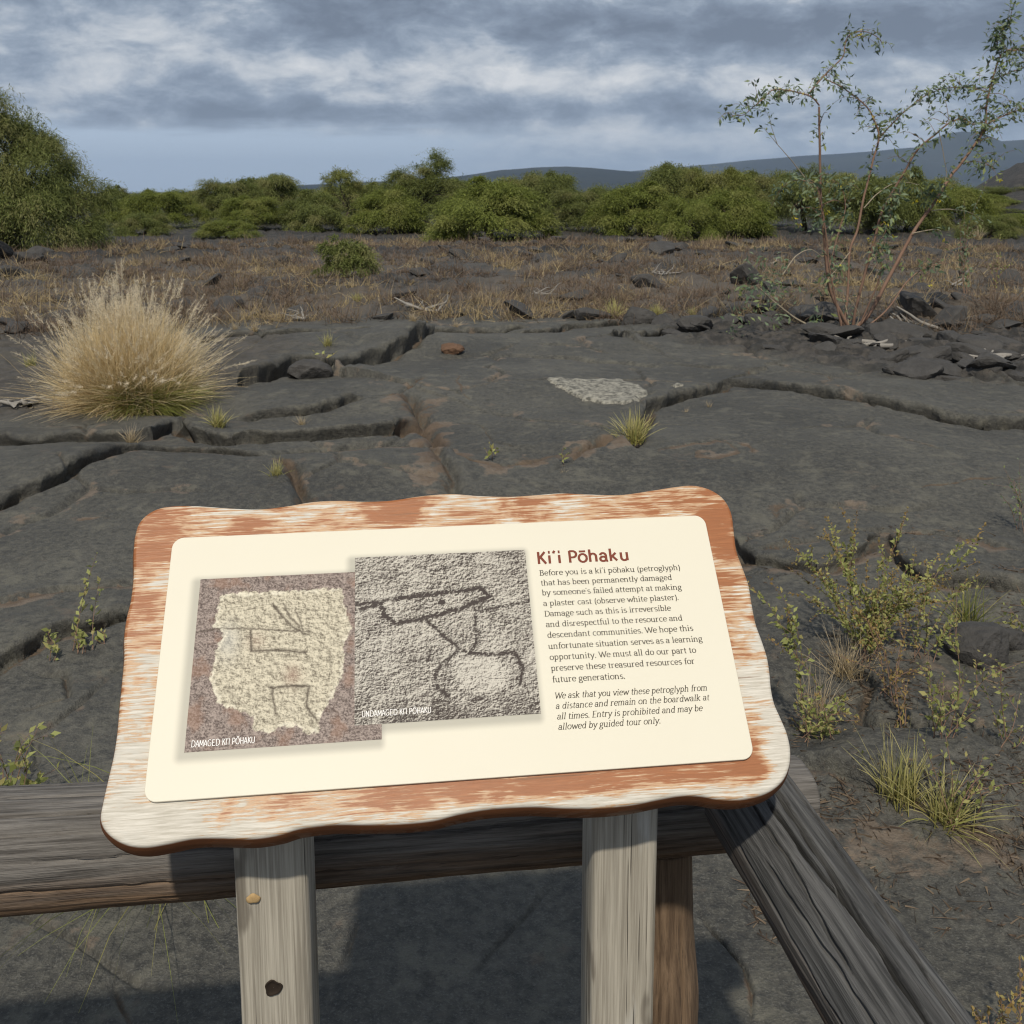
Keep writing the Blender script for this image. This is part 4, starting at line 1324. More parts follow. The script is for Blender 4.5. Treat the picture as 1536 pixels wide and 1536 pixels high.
weed((1300, 990), [(1175, 808), (1236, 792), (1286, 765), (1358, 775), (1345, 855), (1420, 880), (1467, 842), (1180, 850), (1300, 840), (1250, 870), (1380, 860), (1210, 900), (1330, 900), (1430, 900), (1270, 930), (1360, 930), (1310, 880), (1400, 920)], 'large bushy weed with rusty seed spikes right of the sign', .017, .0048, seed=1, dryfrac=.25, side_shoots=4)
weed((1415, 1105), [(1392, 975), (1432, 940), (1416, 1012), (1452, 1015), (1540, 990), (1470, 1060), (1390, 1040), (1440, 1060)], 'upright weed with pale green leaves behind the grass pair', .020, .012, seed=2, dryfrac=.2)
weed((1222, 1112), [(1150, 955), (1180, 912), (1196, 1030), (1275, 1070), (1250, 1090), (1290, 1080), (1190, 1080), (1230, 1060), (1270, 1100)], 'leafy weed growing against the right edge of the sign', .019, .006, seed=3, dryfrac=.2, side_shoots=3)
weed((1355, 1105), [(1348, 1000), (1352, 960), (1340, 1040), (1362, 1020)], 'thin orange brown weed stalk above the grass pair', .014, .009, seed=4, dryfrac=1.2, side_shoots=1)
weed((1425, 1235), [(1418, 1100), (1490, 1148), (1540, 1172), (1450, 1130), (1455, 1205), (1380, 1100)], 'creeping weed with round leaves at the right side of the grass pair', .018, .018, seed=5, dryfrac=.15, side_shoots=1)
weed((1545, 965), [(1510, 905), (1530, 900), (1515, 930)], 'small green weed cut by the right edge above the smooth slab', .022, .012, seed=6, dryfrac=.1)
weed((1480, 1600), [(1500, 1490), (1530, 1440), (1540, 1480), (1475, 1520)], 'dry orange seed heads in the bottom right corner', .015, .006, seed=7, dryfrac=1.5)
weed((1275, 1130), [(1290, 1190), (1310, 1150), (1330, 1170), (1260, 1160)], 'low weed with small leaves left of the grass pair', .018, .011, seed=8, dryfrac=.1)
weed((1330, 1050), [(1270, 900), (1300, 930), (1360, 940), (1390, 1000), (1250, 980), (1320, 960)], 'tangle of dry stalks between the bushy weed and the grass pair', .012, .010, seed=21, dryfrac=1.4, side_shoots=3)
weed((1500, 1120), [(1470, 1010), (1530, 1040), (1500, 1000), (1545, 1085)], 'sparse weed on the dark slab near the right edge', .016, .012, seed=22, dryfrac=.3)
weed((1385, 985), [(1340, 880), (1400, 860), (1440, 905), (1420, 940), (1370, 900), (1450, 870)], 'yellow green weed left of the cracked grey rock', .017, .006, seed=23, dryfrac=.25, side_shoots=3)
weed((76, 985), [(74, 945), (68, 955), (82, 958)], 'leftmost of three sprouts in the crack left of the sign', .032, .012, seed=9, dryfrac=0, side_shoots=0)
weed((118, 975), [(112, 945), (125, 955), (118, 958), (130, 962), (108, 950), (145, 830)], 'bushiest middle sprout in the crack left of the sign', .030, .013, seed=10, dryfrac=.0, side_shoots=0)
weed((152, 966), [(148, 945), (158, 948), (153, 955), (150, 870)], 'sprout nearest the sign in the crack left of the sign', .030, .015, seed=11, dryfrac=0, side_shoots=0)
weed((20, 1225), [(2, 1085), (30, 1125), (60, 1085), (45, 1110), (5, 1150), (70, 1170), (90, 1150), (-20, 1120), (35, 1170)], 'leafy weed with pointed leaves behind the log rail at the left edge', .030, .030, seed=12, dryfrac=.25)
weed((735, 690), [(733, 662), (728, 672), (740, 670)], 'tiny green sprout on the domed slab above the sign', .04, .02, seed=13, dryfrac=0, side_shoots=0)
weed((845, 700), [(845, 668), (850, 680)], 'thin dry sprout in the soil seam left of the bright grass tuft', .03, .02, seed=14, dryfrac=.4, side_shoots=0)
weed((1445, 440), [(1446, 300), (1440, 330), (1452, 340), (1440, 380), (1455, 400)], 'slender leafy sapling right of the tall shrub', .06, .05, M_TLEAF, 0, 15, .006, side_shoots=3, name='sapling', group='saplings at right')
weed((1490, 440), [(1475, 395), (1495, 380), (1512, 400), (1500, 350)], 'dry yellowish sapling near the right edge beyond the rubble', .05, .05, None, .3, 16, .005, side_shoots=2, name='sapling', group='saplings at right')
weed((1540, 800), [(1505, 700), (1520, 720), (1530, 690), (1500, 740)], 'thin grey green weed at the right edge above the slab', .02, .02, M_TLEAF, .2, 17)
weed((490, 352 + 185), [(470, 528), (505, 527), (485, 530)], 'tiny green sprout on the broken ledge', .05, .03, seed=18, dryfrac=0, side_shoots=0)


# ------------------------------------------------------------------ the railing of weathered logs
def log_mat(g1, g2, b1, b2, brownness):
    def fn(n, b):
        uv = n.comb(n.attr('lt'), n.attr('la'), n.attr('lz'))
        st = n.vscale(uv, (3.6, 95, 95))
        g = n.noise(st, 1.6, 7, 0.62, 0.3)
        g2_ = n.noise(n.vscale(uv, (8, 340, 340)), 1.5, 4, 0.6)
        gray = n.mix(n.ss(n.add(n.mul(g, .7), n.mul(g2_, .3)), 0.32, 0.68), g1, g2)
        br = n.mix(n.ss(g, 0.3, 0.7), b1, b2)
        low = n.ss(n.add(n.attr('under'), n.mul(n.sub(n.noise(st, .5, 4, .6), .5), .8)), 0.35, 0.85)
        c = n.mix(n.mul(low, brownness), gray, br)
        c = n.mix(n.mul(n.ss(g2_, 0.58, 0.70), 0.6), c, (.02, .017, .015))
        n.put(b.inputs['Base Color'], c)
        b.inputs['Roughness'].default_value = 0.85
        n.put(b.inputs['Normal'], n.bump(n.add(g, n.mul(g2_, .6)), 0.7, 0.004))
    return fn


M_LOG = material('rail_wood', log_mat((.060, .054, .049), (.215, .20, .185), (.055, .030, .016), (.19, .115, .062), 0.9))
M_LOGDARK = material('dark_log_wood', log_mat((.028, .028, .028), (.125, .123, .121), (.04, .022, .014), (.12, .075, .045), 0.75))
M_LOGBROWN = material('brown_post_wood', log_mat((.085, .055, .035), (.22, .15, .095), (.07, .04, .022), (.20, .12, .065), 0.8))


def log_mesh(P0, P1, r0, r1, seed, mat, squ=2.0, cracks=(), nl=240, ns=160, wob=0.01, bulge=None):
    """a weathered log with long drying cracks: (angle start, angle end, from, to, depth, width)"""
    P0 = np.asarray(P0, float); P1 = np.asarray(P1, float)
    ax = P1 - P0; L = np.linalg.norm(ax); ax /= L
    up = np.array([0, 0, 1.0]) - ax * ax[2]
    if np.linalg.norm(up) < 0.3:
        up = np.array([0, -1.0, 0]) - ax * ax[1] * -1
    up /= np.linalg.norm(up)
    sd = np.cross(ax, up)
    t = np.linspace(0, 1, nl); a = np.linspace(0, 2 * np.pi, ns, endpoint=False)
    Tm, Am = np.meshgrid(t, a, indexing='ij')
    R = (r0 + (r1 - r0) * Tm)
    ca, sa = np.cos(Am), np.sin(Am)
    sq = (np.abs(ca) ** squ + np.abs(sa) ** squ) ** (-1.0 / squ)
    R = R * sq * (1 + wob * 4 * fbm(Tm * L * 4 + seed, ca * 1.2 + sa * 2.1, 3, seed))
    Aw = Am + 0.25 * fbm(Tm * L * 3, Tm * 0 + seed, 2, seed + 3)
    R = R + 0.0016 * fbm(Tm * L * 5, np.cos(Aw) * 9 + np.sin(Aw) * 13, 4, seed + 5)
    if bulge is not None:
        R = R + bulge(Tm, Am)
    for (a0, a1, t0, t1, dep, wd) in cracks:
        s_ = np.clip((Tm - t0) / (t1 - t0), 0, 1)
        cen = np.radians(a0 + (a1 - a0) * s_) + 0.05 * perlin(Tm * L * 9, Tm * 0 + a0, seed) + 0.03 * perlin(Tm * L * 30, Tm * 0 + a0, seed + 1)
        da = np.abs((Am - cen + np.pi) % (2 * np.pi) - np.pi) * R
        m_ = sstep(Tm, t0, t0 + 0.06) * (1 - sstep(Tm, t1 - 0.06, t1))
        w_ = wd * (0.5 + 0.8 * m_) * (1 + 0.4 * perlin(Tm * L * 20, Tm * 0 + a0 * 2, 3))
        R = R - dep * m_ * np.exp(-(da / w_) ** 4)
    V = P0 + ax * (Tm * L)[..., None] + up * (R * ca)[..., None] + sd * (R * sa)[..., None]
    i, j = np.meshgrid(np.arange(nl - 1), np.arange(ns), indexing='ij')
    q_ = np.stack([i * ns + j, i * ns + (j + 1) % ns, (i + 1) * ns + (j + 1) % ns, (i + 1) * ns + j], -1).reshape(-1, 4)
    vv = V.reshape(-1, 3)
    caps = []
    k = len(vv)
    for row, pt in ((0, P0), (nl - 1, P1)):          # end faces in rings
        ring = vv[row * ns:(row + 1) * ns]
        prev = np.arange(ns) + row * ns
        for fct in (0.9, 0.5, 0.03):
            rv = pt + (ring - pt) * fct + (ax if row else -ax) * 0.004 * (1 - fct * fct)
            idx = np.arange(ns) + k
            caps.append((rv, np.stack([prev, np.roll(prev, -1), np.roll(idx, -1), idx], -1)))
            prev = idx; k += ns
    allv = [vv] + [c[0] for c in caps]
    allq = [q_] + [c[1] for c in caps]
    v = np.concatenate(allv)
    lt = np.concatenate([(Tm * L).ravel()] + [np.full(ns, 0.0)] * 3 + [np.full(ns, L)] * 3)
    rel = v - P0
    la = rel @ up; lz = rel @ sd
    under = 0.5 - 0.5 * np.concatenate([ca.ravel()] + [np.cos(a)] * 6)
    return v, np.concatenate(allq), {'lt': lt + seed * 3.7, 'la': la, 'lz': lz, 'under': under}


def raypt(px, py, D):
    return CAM + ray(px, py) * D


rA = raypt(0, 1276, 1.27)
rB = raypt(1203, 1199, 1.46)
dAB = rB - rA
rA0 = rA - dAB * 0.45
rroot = (rA0[0] * 0 + 0.20, rB[1] - 0.02, 0.0)
rail_root = empty('log_railing', (0.2, 1.4, H(0.2, 1.4)), 'weathered grey log railing running behind the sign, with a second log coming forward at right', 'railing')
ro = np.array(rail_root.location)
cr1 = [(20, 30, .0, .75, .006, .0016), (-8, -2, .05, .6, .005, .0014), (48, 38, .1, .9, .005, .0015), (70, 58, .3, .99, .006, .0016), (-35, -30, .2, .8, .004, .0013), (98, 110, .15, .8, .005, .0014), (-60, -72, .0, .95, .004, .0012), (122, 128, .4, .95, .004, .0012), (-85, -80, .5, .98, .006, .0018), (-100, -95, .6, .98, .004, .0014), (10, 8, .7, .99, .006, .002)]
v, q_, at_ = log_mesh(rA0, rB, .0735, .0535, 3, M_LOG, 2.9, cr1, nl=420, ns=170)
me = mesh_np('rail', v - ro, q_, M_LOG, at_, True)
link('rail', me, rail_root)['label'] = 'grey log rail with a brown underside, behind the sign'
qA = raypt(1118, 1192, 1.33)
qB = raypt(1347, 1536, 1.035)
qC = qB + (qB - qA) * 0.9
cr2 = [(-38, -12, .02, .85, .040, .0032), (-6, 12, .02, .7, .034, .0026), (16, 4, .1, .55, .022, .0020), (-62, -48, .1, .6, .006, .0015), (30, 42, .05, .5, .007, .0016), (-80, -70, .05, .95, .006, .0015), (55, 48, .2, .8, .006, .0015), (75, 85, .0, .7, .005, .0014), (-22, -28, .45, .98, .007, .002), (100, 96, .1, .8, .004, .0013)]
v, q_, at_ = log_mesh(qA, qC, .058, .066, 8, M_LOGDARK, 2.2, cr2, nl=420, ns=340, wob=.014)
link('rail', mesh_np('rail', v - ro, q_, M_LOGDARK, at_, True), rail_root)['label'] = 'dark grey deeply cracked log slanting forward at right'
pT = raypt(994, 1262, 1.45)
pB_ = np.array([pT[0], pT[1], H(pT[0], pT[1]) - 0.08])
pB_[0] += 0.012


def bul(T, A):
    return 0.010 * np.exp(-((T - 0.78) / 0.10) ** 2) * np.clip(np.cos(A - np.pi / 2 * 1), -1, 1) * 0 + 0.010 * np.exp(-((T - 0.70) / 0.12) ** 2)


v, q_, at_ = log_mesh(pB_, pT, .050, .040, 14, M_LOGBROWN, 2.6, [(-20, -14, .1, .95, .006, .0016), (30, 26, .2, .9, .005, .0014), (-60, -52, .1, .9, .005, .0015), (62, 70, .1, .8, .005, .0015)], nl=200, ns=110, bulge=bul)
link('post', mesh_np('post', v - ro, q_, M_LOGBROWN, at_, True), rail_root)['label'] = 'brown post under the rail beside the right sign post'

# ------------------------------------------------------------------ the sign
KW = 0.66
PC = {'TL': (258, 807), 'TR': (1055, 772.5), 'BR': (1134, 1138), 'BL': (216, 1204.5)}
rc = {k: ray(*v_) for k, v_ in PC.items()}
s3 = np.linalg.solve(np.stack([-rc['TR'], rc['BR'], -rc['BL']], 1), -rc['TL'])
TL, TR, BR, BL = rc['TL'], rc['TR'] * s3[0], rc['BR'] * s3[1], rc['BL'] * s3[2]
kk = KW / np.linalg.norm(TR - TL)
TL, TR, BR, BL = TL * kk, TR * kk, BR * kk, BL * kk
PHT = np.linalg.norm(TL - BL)
U = (TR - TL) / np.linalg.norm(TR - TL)
N_ = np.cross(U, TL - BL); N_ /= np.linalg.norm(N_)
V_ = np.cross(N_, U)
O_ = CAM + (TL + TR + BL + BR) / 4


def uv(px, py, off=0.0):
    d = ray(px, py)
    t = ((O_ + N_ * off - CAM) @ N_) / (d @ N_)
    p = CAM + d * t - O_
    return np.array([p @ U, p @ V_])


SM = Matrix(((U[0], V_[0], N_[0], O_[0]), (U[1], V_[1], N_[1], O_[1]), (U[2], V_[2], N_[2], O_[2]), (0, 0, 0, 1)))
sx0, sy0 = O_[0], O_[1] + 0.05
sign = empty('interpretive_sign', (sx0, sy0, H(sx0, sy0)), 'tilted interpretive sign with a cream panel on a scalloped weathered wooden board and two posts', 'sign')
S_inv = Matrix.Translation(sign.location).inverted()


def on_sign(name, me, parent):
    o = bpy.data.objects.new(name, me)
    COL.objects.link(o)
    o.parent = parent
    o.matrix_parent_inverse = Matrix.Identity(4)
    o.matrix_basis = (S_inv @ SM) if parent is sign else Matrix.Identity(4)
    return o


OUT = [(202, 805), (208, 785), (222, 770), (242, 761), (270, 758), (300, 758.5), (350, 762), (390, 763), (430, 758.5), (470, 752), (510, 750), (545, 751.5), (585, 750), (630, 743.5), (675, 740), (720, 743), (765, 744), (800, 742), (840, 739), (880, 740.5), (930, 741.5), (975, 735.5), (1010, 730), (1040, 727.5), (1065, 733.5), (1085, 747), (1097, 768), (1101, 795), (1105, 825), (1114, 850), (1123, 876), (1128, 905), (1134, 935), (1143, 960), (1151, 985), (1155, 1010), (1157, 1032), (1162, 1055), (1172, 1078), (1181, 1100), (1186, 1125), (1184, 1150), (1173, 1172), (1150, 1189), (1115, 1198), (1080, 1198), (1050, 1193), (1020, 1193), (985, 1199), (950, 1206), (900, 1211), (850, 1211), (800, 1209), (740, 1212), (690, 1220), (650, 1230), (600, 1235), (550, 1236), (500, 1236), (450, 1242), (420, 1251), (380, 1257), (330, 1256), (290, 1257), (250, 1265), (215, 1270), (186, 1265), (162, 1250), (151, 1230), (154, 1205), (163, 1165), (171, 1130), (176, 1095), (179, 1060), (183, 1020), (186, 985), (186, 955), (190, 925), (196, 900), (200, 865), (200, 830)]
BOFF = -0.0045
ol = np.array([uv(x, y, BOFF) for x, y in OUT])
ol = smooth_path(np.vstack([ol, ol[:1]]), 561)[:-1]
tg = np.roll(ol, -1, 0) - np.roll(ol, 1, 0)
tg /= np.linalg.norm(tg, axis=1)[:, None]
nrm2 = np.stack([-tg[:, 1], tg[:, 0]], -1)            # outline runs clockwise: this points outwards
BT = 0.042
rings = [(-0.0035, BOFF), (-0.0012, BOFF - 0.0006), (0.0, BOFF - 0.0022), (0.0015, BOFF - 0.006), (0.0045, BOFF - 0.018), (0.005, BOFF - 0.030), (0.003, BOFF - 0.038), (-0.002, BOFF - BT)]
no = len(ol)
vs = np.concatenate([np.column_stack([ol + nrm2 * w_, np.full(no, z_)]) for w_, z_ in rings])
bm = bmesh.new()
bv = [bm.verts.new(p) for p in vs]
nrg = len(rings)
for i_ in range(nrg - 1):
    for j_ in range(no):
        j2 = (j_ + 1) % no
        bm.faces.new((bv[i_ * no + j_], bv[i_ * no + j2], bv[(i_ + 1) * no + j2], bv[(i_ + 1) * no + j_])).smooth = True
bm.faces.new(bv[:no])
bm.faces.new(bv[(nrg - 1) * no:][::-1])
bmesh.ops.recalc_face_normals(bm, faces=bm.faces)
bme = bpy.data.meshes.new('board')
bm.to_mesh(bme); bm.free()


def board_mat(n, b):
    o = n.obj()
    x, y, z = n.sep(o)
    # grain runs along the board, wavy
    warp = n.mul(n.sub(n.noise(n.vscale(o, (4, 8, 0)), 1.0, 3, .5), .5), 0.012)
    yy = n.add(y, warp)
    st = n.comb(n.mul(x, 15), n.mul(yy, 240), 0.0)
    st2 = n.comb(n.mul(x, 38), n.mul(yy, 620), 0.0)
    grain = n.noise(st, 1.0, 6, .62, .2)
    fine = n.noise(st2, 1.0, 4, .65)
    fib = n.noise(n.comb(n.mul(x, 22), n.mul(yy, 420), 3.0), 1.0, 5, .6)
    patch_ = n.noise(n.comb(n.mul(x, 13), n.mul(y, 26), 5.0), 1.0, 4, .6, .5)
    f = n.sub(n.add(n.add(n.mul(grain, .75), n.mul(fib, .75)), n.add(n.mul(fine, .45), n.mul(patch_, 1.05))), .21)

    def g(u0, v0, su, sv, a):
        uu = n.mul(n.sub(x, u0), 1 / su); w = n.mul(n.sub(y, v0), 1 / sv)
        return n.mul(n.m('EXPONENT', n.mul(n.add(n.mul(uu, uu), n.mul(w, w)), -1)), a)
    for p_ in BIAS:
        f = n.add(f, g(*p_))
    worn = n.ss(f, 1.29, 1.43)
    brown = n.mix(grain, (.24, .078, .026), (.42, .165, .062))
    brown = n.mix(n.mul(n.ss(fine, .35, .65), .45), brown, (.22, .085, .03))
    tan = n.mix(fib, (.46, .255, .13), (.58, .43, .28))
    white = n.mix(n.ss(n.add(n.mul(fib, .6), n.mul(fine, .4)), .3, .7), (.41, .375, .31), (.70, .66, .59))
    white = n.mix(n.mul(n.ss(patch_, .6, .75), .35), white, (.52, .53, .52))
    c = n.mix(n.ss(f, 1.12, 1.30), brown, tan)
    c = n.mix(worn, c, white)
    crk = n.mul(n.ss(n.noise(n.comb(n.mul(x, 5), n.mul(yy, 210), 9.0), 1.0, 2, .5), .70, .74), .6)
    c = n.mix(crk, c, (.16, .08, .035))
    ed = n.ss(z, BOFF - .005, BOFF - .0018)
    edge = n.mix(n.noise(n.comb(n.mul(x, 12), n.mul(y, 40), n.mul(z, 160)), 1.0, 4, .6), (.085, .028, .010), (.24, .085, .026))
    c = n.mix(ed, edge, c)
    n.put(b.inputs['Base Color'], c)
    n.put(b.inputs['Roughness'], n.ss(worn, 0, 1, .45, .75))
    b.inputs['Specular IOR Level'].default_value = 0.35
    n.put(b.inputs['Normal'], n.bump(n.add(n.mul(fib, .7), n.add(n.mul(fine, .5), n.mul(worn, -.5))), .35, .0012))


def ub(px, py, su, sv, a):
    p_ = uv(px, py)
    return (float(p_[0]), float(p_[1]), su, sv, a)


BIAS = [ub(480, 775, .22, .022, -.13), ub(225, 900, .03, .06, -.08), ub(700, 1185, .20, .030, -.20), ub(930, 1165, .10, .022, -.18), ub(1080, 820, .03, .09, -.30), ub(1000, 755, .07, .03, -.10), ub(620, 770, .10, .03, -.05),
        ub(235, 800, .035, .05, -.20), ub(1140, 1130, .022, .03, -.30), ub(1100, 1170, .05, .02, -.2),
        ub(260, 1235, .09, .04, .26), ub(640, 1222, .28, .010, .30), ub(1000, 1190, .13, .012, .30), ub(1150, 1060, .04, .07, .22), ub(215, 1100, .035, .09, .12),
        ub(480, 765, .09, .03, .06), ub(1110, 900, .02, .06, .12), ub(1165, 1150, .02, .04, .25), ub(200, 930, .03, .03, -.10), ub(300, 775, .03, .02, .06)]
bme.materials.append(material('weathered_board', board_mat))
board = on_sign('board', bme, sign)

# cream panel
HW, HH = KW / 2, PHT / 2


def rrect(hw, hh, r, n=10):
    pts = []
    for cx_, cy_, a0 in ((hw - r, hh - r, 0), (-hw + r, hh - r, 90), (-hw + r, -hh + r, 180), (hw - r, -hh + r, 270)):
        for k in range(n + 1):
            a = math.radians(a0 + 90 * k / n)
            pts.append((cx_ + r * math.cos(a), cy_ + r * math.sin(a)))
    return pts


bm = bmesh.new()
lv = []
for ins, z_ in ((0.0008, 0.0), (0.0001, -0.0003), (0.0, -0.001), (0.0, BOFF - 0.0005)):
    lv.append([bm.verts.new((x, y, z_)) for x, y in rrect(HW - ins, HH - ins, 0.0135 - ins)])
for a_, b_ in zip(lv[:-1], lv[1:]):
    m_ = len(a_)
    for j_ in range(m_):
        bm.faces.new((a_[j_], b_[j_], b_[(j_ + 1) % m_], a_[(j_ + 1) % m_])).smooth = True
bm.faces.new(lv[0])
bmesh.ops.recalc_face_normals(bm, faces=bm.faces)
pme = bpy.data.meshes.new('panel')
bm.to_mesh(pme); bm.free()

q1 = [uv(*p_) for p_ in ((299.4, 869.2), (572.8, 1108), (278, 1130))]
q2 = [uv(*p_) for p_ in ((532.3, 836.4), (785.7, 825.5), (813, 1069.7), (532, 1089))]
PR1 = ((q1[0][0] + q1[2][0]) / 2, (q1[1][1] + q1[2][1]) / 2, q1[1][0], q1[0][1])                     # u0, v0, u1, v1
PR2 = ((q2[0][0] + q2[3][0]) / 2, (q2[2][1] + q2[3][1]) / 2, (q2[1][0] + q2[2][0]) / 2, (q2[0][1] + q2[1][1]) / 2)


def panel_mat(n, b):
    o = n.obj()
    x, y, z = n.sep(o)
    c = n.mix(n.noise(o, 9, 3, .5), (.70, .66, .55), (.72, .68, .57))
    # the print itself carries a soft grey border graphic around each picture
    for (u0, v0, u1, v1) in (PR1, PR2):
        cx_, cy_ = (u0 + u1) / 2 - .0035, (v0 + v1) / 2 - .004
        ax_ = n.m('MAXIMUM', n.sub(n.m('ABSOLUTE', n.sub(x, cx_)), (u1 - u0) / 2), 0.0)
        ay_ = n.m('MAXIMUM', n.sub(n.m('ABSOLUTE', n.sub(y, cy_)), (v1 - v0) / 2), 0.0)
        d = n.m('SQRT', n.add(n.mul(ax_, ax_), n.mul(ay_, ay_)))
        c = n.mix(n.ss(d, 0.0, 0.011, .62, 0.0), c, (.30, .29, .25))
    c = n.mix(n.ss(n.voro(o, 60, 'F1'), 0.0, 0.035, 0.25, 0.0), c, (.5, .44, .33))
    c = n.mix(n.ss(z, -.0009, -.0003, 1., 0.), c, (.60, .55, .46))
    n.put(b.inputs['Base Color'], c)
    b.inputs['Roughness'].default_value = 0.42
    b.inputs['Specular IOR Level'].default_value = 0.12
    n.put(b.inputs['Normal'], n.bump(n.noise(o, 300, 2, .5), .03, .0005))


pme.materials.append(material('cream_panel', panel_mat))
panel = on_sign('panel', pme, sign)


# printed pictures: the marks are computed on a grid, the rock grain comes from the material
def z5(x, y):
    return uv(260 + x / 2.743, 820 + y / 2.743)


def print_mesh(name, rect, z_, fields, mat, n=230):
    u0, v0, u1, v1 = rect
    nx = n; ny = int(n * (v1 - v0) / (u1 - u0))
    X, Y = np.meshgrid(np.linspace(u0, u1, nx), np.linspace(v0, v1, ny))
    at = fields(X.ravel(), Y.ravel())
    i, j = np.meshgrid(np.arange(ny - 1), np.arange(nx - 1), indexing='ij')
    q_ = np.stack([i * nx + j, i * nx + j + 1, (i + 1) * nx + j + 1, (i + 1) * nx + j], -1).reshape(-1, 4)
    me = mesh_np(name, np.stack([X.ravel(), Y.ravel(), np.full(X.size, z_)], -1), q_, mat, at)
    return on_sign(name, me, panel)


BL1 = np.array([z5(*p_) for p_ in [(200, 200), (230, 190), (300, 188), (380, 186), (460, 181), (530, 178), (600, 176), (695, 172), (704, 250), (732, 330), (704, 400), (700, 520), (660, 610), (600, 700), (597, 770), (540, 768), (512, 738), (440, 742), (402, 768), (328, 762), (330, 702), (250, 668), (186, 648), (165, 590), (150, 540), (165, 460), (190, 390), (212, 346), (165, 330), (180, 260)]])
G1 = [([(95, 352), (200, 336), (330, 338), (440, 345), (560, 350)], .0012, .8), ([(410, 236), (450, 290), (490, 330), (545, 362)], .0016, .9), ([(455, 240), (480, 290), (520, 330)], .0014, .8), ([(500, 262), (520, 300), (535, 350)], .0012, .7), ([(318, 345), (322, 430), (430, 425), (545, 436)], .0017, .9),
      ([(400, 582), (470, 574), (560, 574)], .0016, 1.), ([(405, 582), (412, 640), (424, 690)], .0015, .8), ([(556, 582), (548, 660), (590, 715)], .0017, .9), ([(220, 590), (260, 620), (300, 660)], .0013, .4), ([(642, 420), (650, 520), (630, 560)], .0013, .4)]
G2 = [([(747, 240), (900, 218), (1060, 196), (1265, 172), (1302, 206), (1180, 256), (1010, 300), (915, 316), (866, 280), (855, 236)], .0022, 1.), ([(1040, 302), (1110, 365), (1180, 422)], .0020, .8),
      ([(1180, 422), (1100, 490), (1076, 535), (1088, 585), (1135, 615)], .0021, .7), ([(1242, 258), (1247, 400), (1215, 438)], .0018, .6), ([(1215, 438), (1300, 446), (1405, 434), (1438, 500), (1428, 560)], .0022, .75),
      ([(1250, 268), (1350, 246), (1462, 226)], .0016, .5), ([(747, 160), (860, 130), (960, 110)], .0014, .35), ([(1000, 85), (1080, 100), (1200, 70)], .0014, .4), ([(747, 262), (850, 238)], .0022, .8), ([(1180, 422), (1215, 438)], .0016, .6), ([(1060, 430), (1050, 470)], .0024, .5)]


def grooves(X, Y, G):
    wx = X + .0012 * perlin(X * 260, Y * 260, 1); wy = Y + .0012 * perlin(X * 260 + 50, Y * 260, 2)
    g = np.zeros(X.shape)
    for pts, w, a in G:
        d, _, _, _ = polydist(wx, wy, np.array([z5(*p_) for p_ in pts]))
        g = np.maximum(g, a * np.exp(-(d / w) ** 2))
    return g if G is G1 else g * np.clip(.75 + .9 * fbm(X * 150, Y * 150, 3, 12), .15, 1.1)


def f1(X, Y):
    wx = X + .0055 * fbm(X * 150, Y * 150, 4, 3, .6); wy = Y + .0055 * fbm(X * 150 + 70, Y * 150, 4, 4, .6)
    d, _, _, _ = polydist(wx, wy, np.vstack([BL1, BL1[:1]]))
    s_ = np.where(inpoly(wx, wy, BL1), d, -d)
    return {'pl': sstep(s_, -.0006, .0008), 'rim': np.exp(-((s_ - .002) / .002) ** 2) * sstep(fbm(X * 120, Y * 120, 2, 8), -.2, .2), 'gr': grooves(X, Y, G1),
            'red': np.exp(-(((X - z5(490, 530)[0]) / .009) ** 2 + ((Y - z5(490, 530)[1]) / .012) ** 2)) * .6 + .35 * np.exp(-(((X - z5(340, 390)[0]) / .01) ** 2 + ((Y - z5(340, 390)[1]) / .01) ** 2)),
            'blu': np.exp(-(((X - z5(225, 390)[0]) / .012) ** 2 + ((Y - z5(225, 390)[1]) / .02) ** 2))}


def f2(X, Y):
    dt = np.hypot(X - z5(1105, 230)[0], (Y - z5(1105, 230)[1]) * 1.6)
    low = .55 * sstep(-Y, -(PR2[1] + .035), -(PR2[1] + .004)) + .30 * sstep(X, PR2[2] - .05, PR2[2]) * sstep(-Y, -(PR2[1] + .075), -PR2[1]) + .12 * sstep(fbm(X * 30, Y * 60, 3, 6), 0, .4) + .3 * sstep(Y, PR2[3] - .03, PR2[3]) * sstep(fbm(X * 20, Y * 70, 3, 9), 0.05, .3)
    bd = np.hypot((X - z5(1270, 530)[0]) / .030, (Y - z5(1270, 530)[1]) / .022)
    low = low - .75 * sstep(-bd, -1.15, -.75)
    return {'gr': np.maximum(grooves(X, Y, G2), sstep(-dt, -.0052, -.0035)), 'low': np.clip(low, -.6, 1)}


def make_relief(n, o):
    def relief(sc, k, off):
        v1 = n.vscale(o, (sc, sc * 1.35, 1))
        vo = n.new('ShaderNodeVectorMath', operation='ADD')
        n.t.links.new(v1, vo.inputs[0]); vo.inputs[1].default_value = off
        return n.mul(n.sub(n.noise(v1, 1.0, 4, .68, .3), n.noise(vo.outputs[0], 1.0, 4, .68, .3)), k)
    return relief


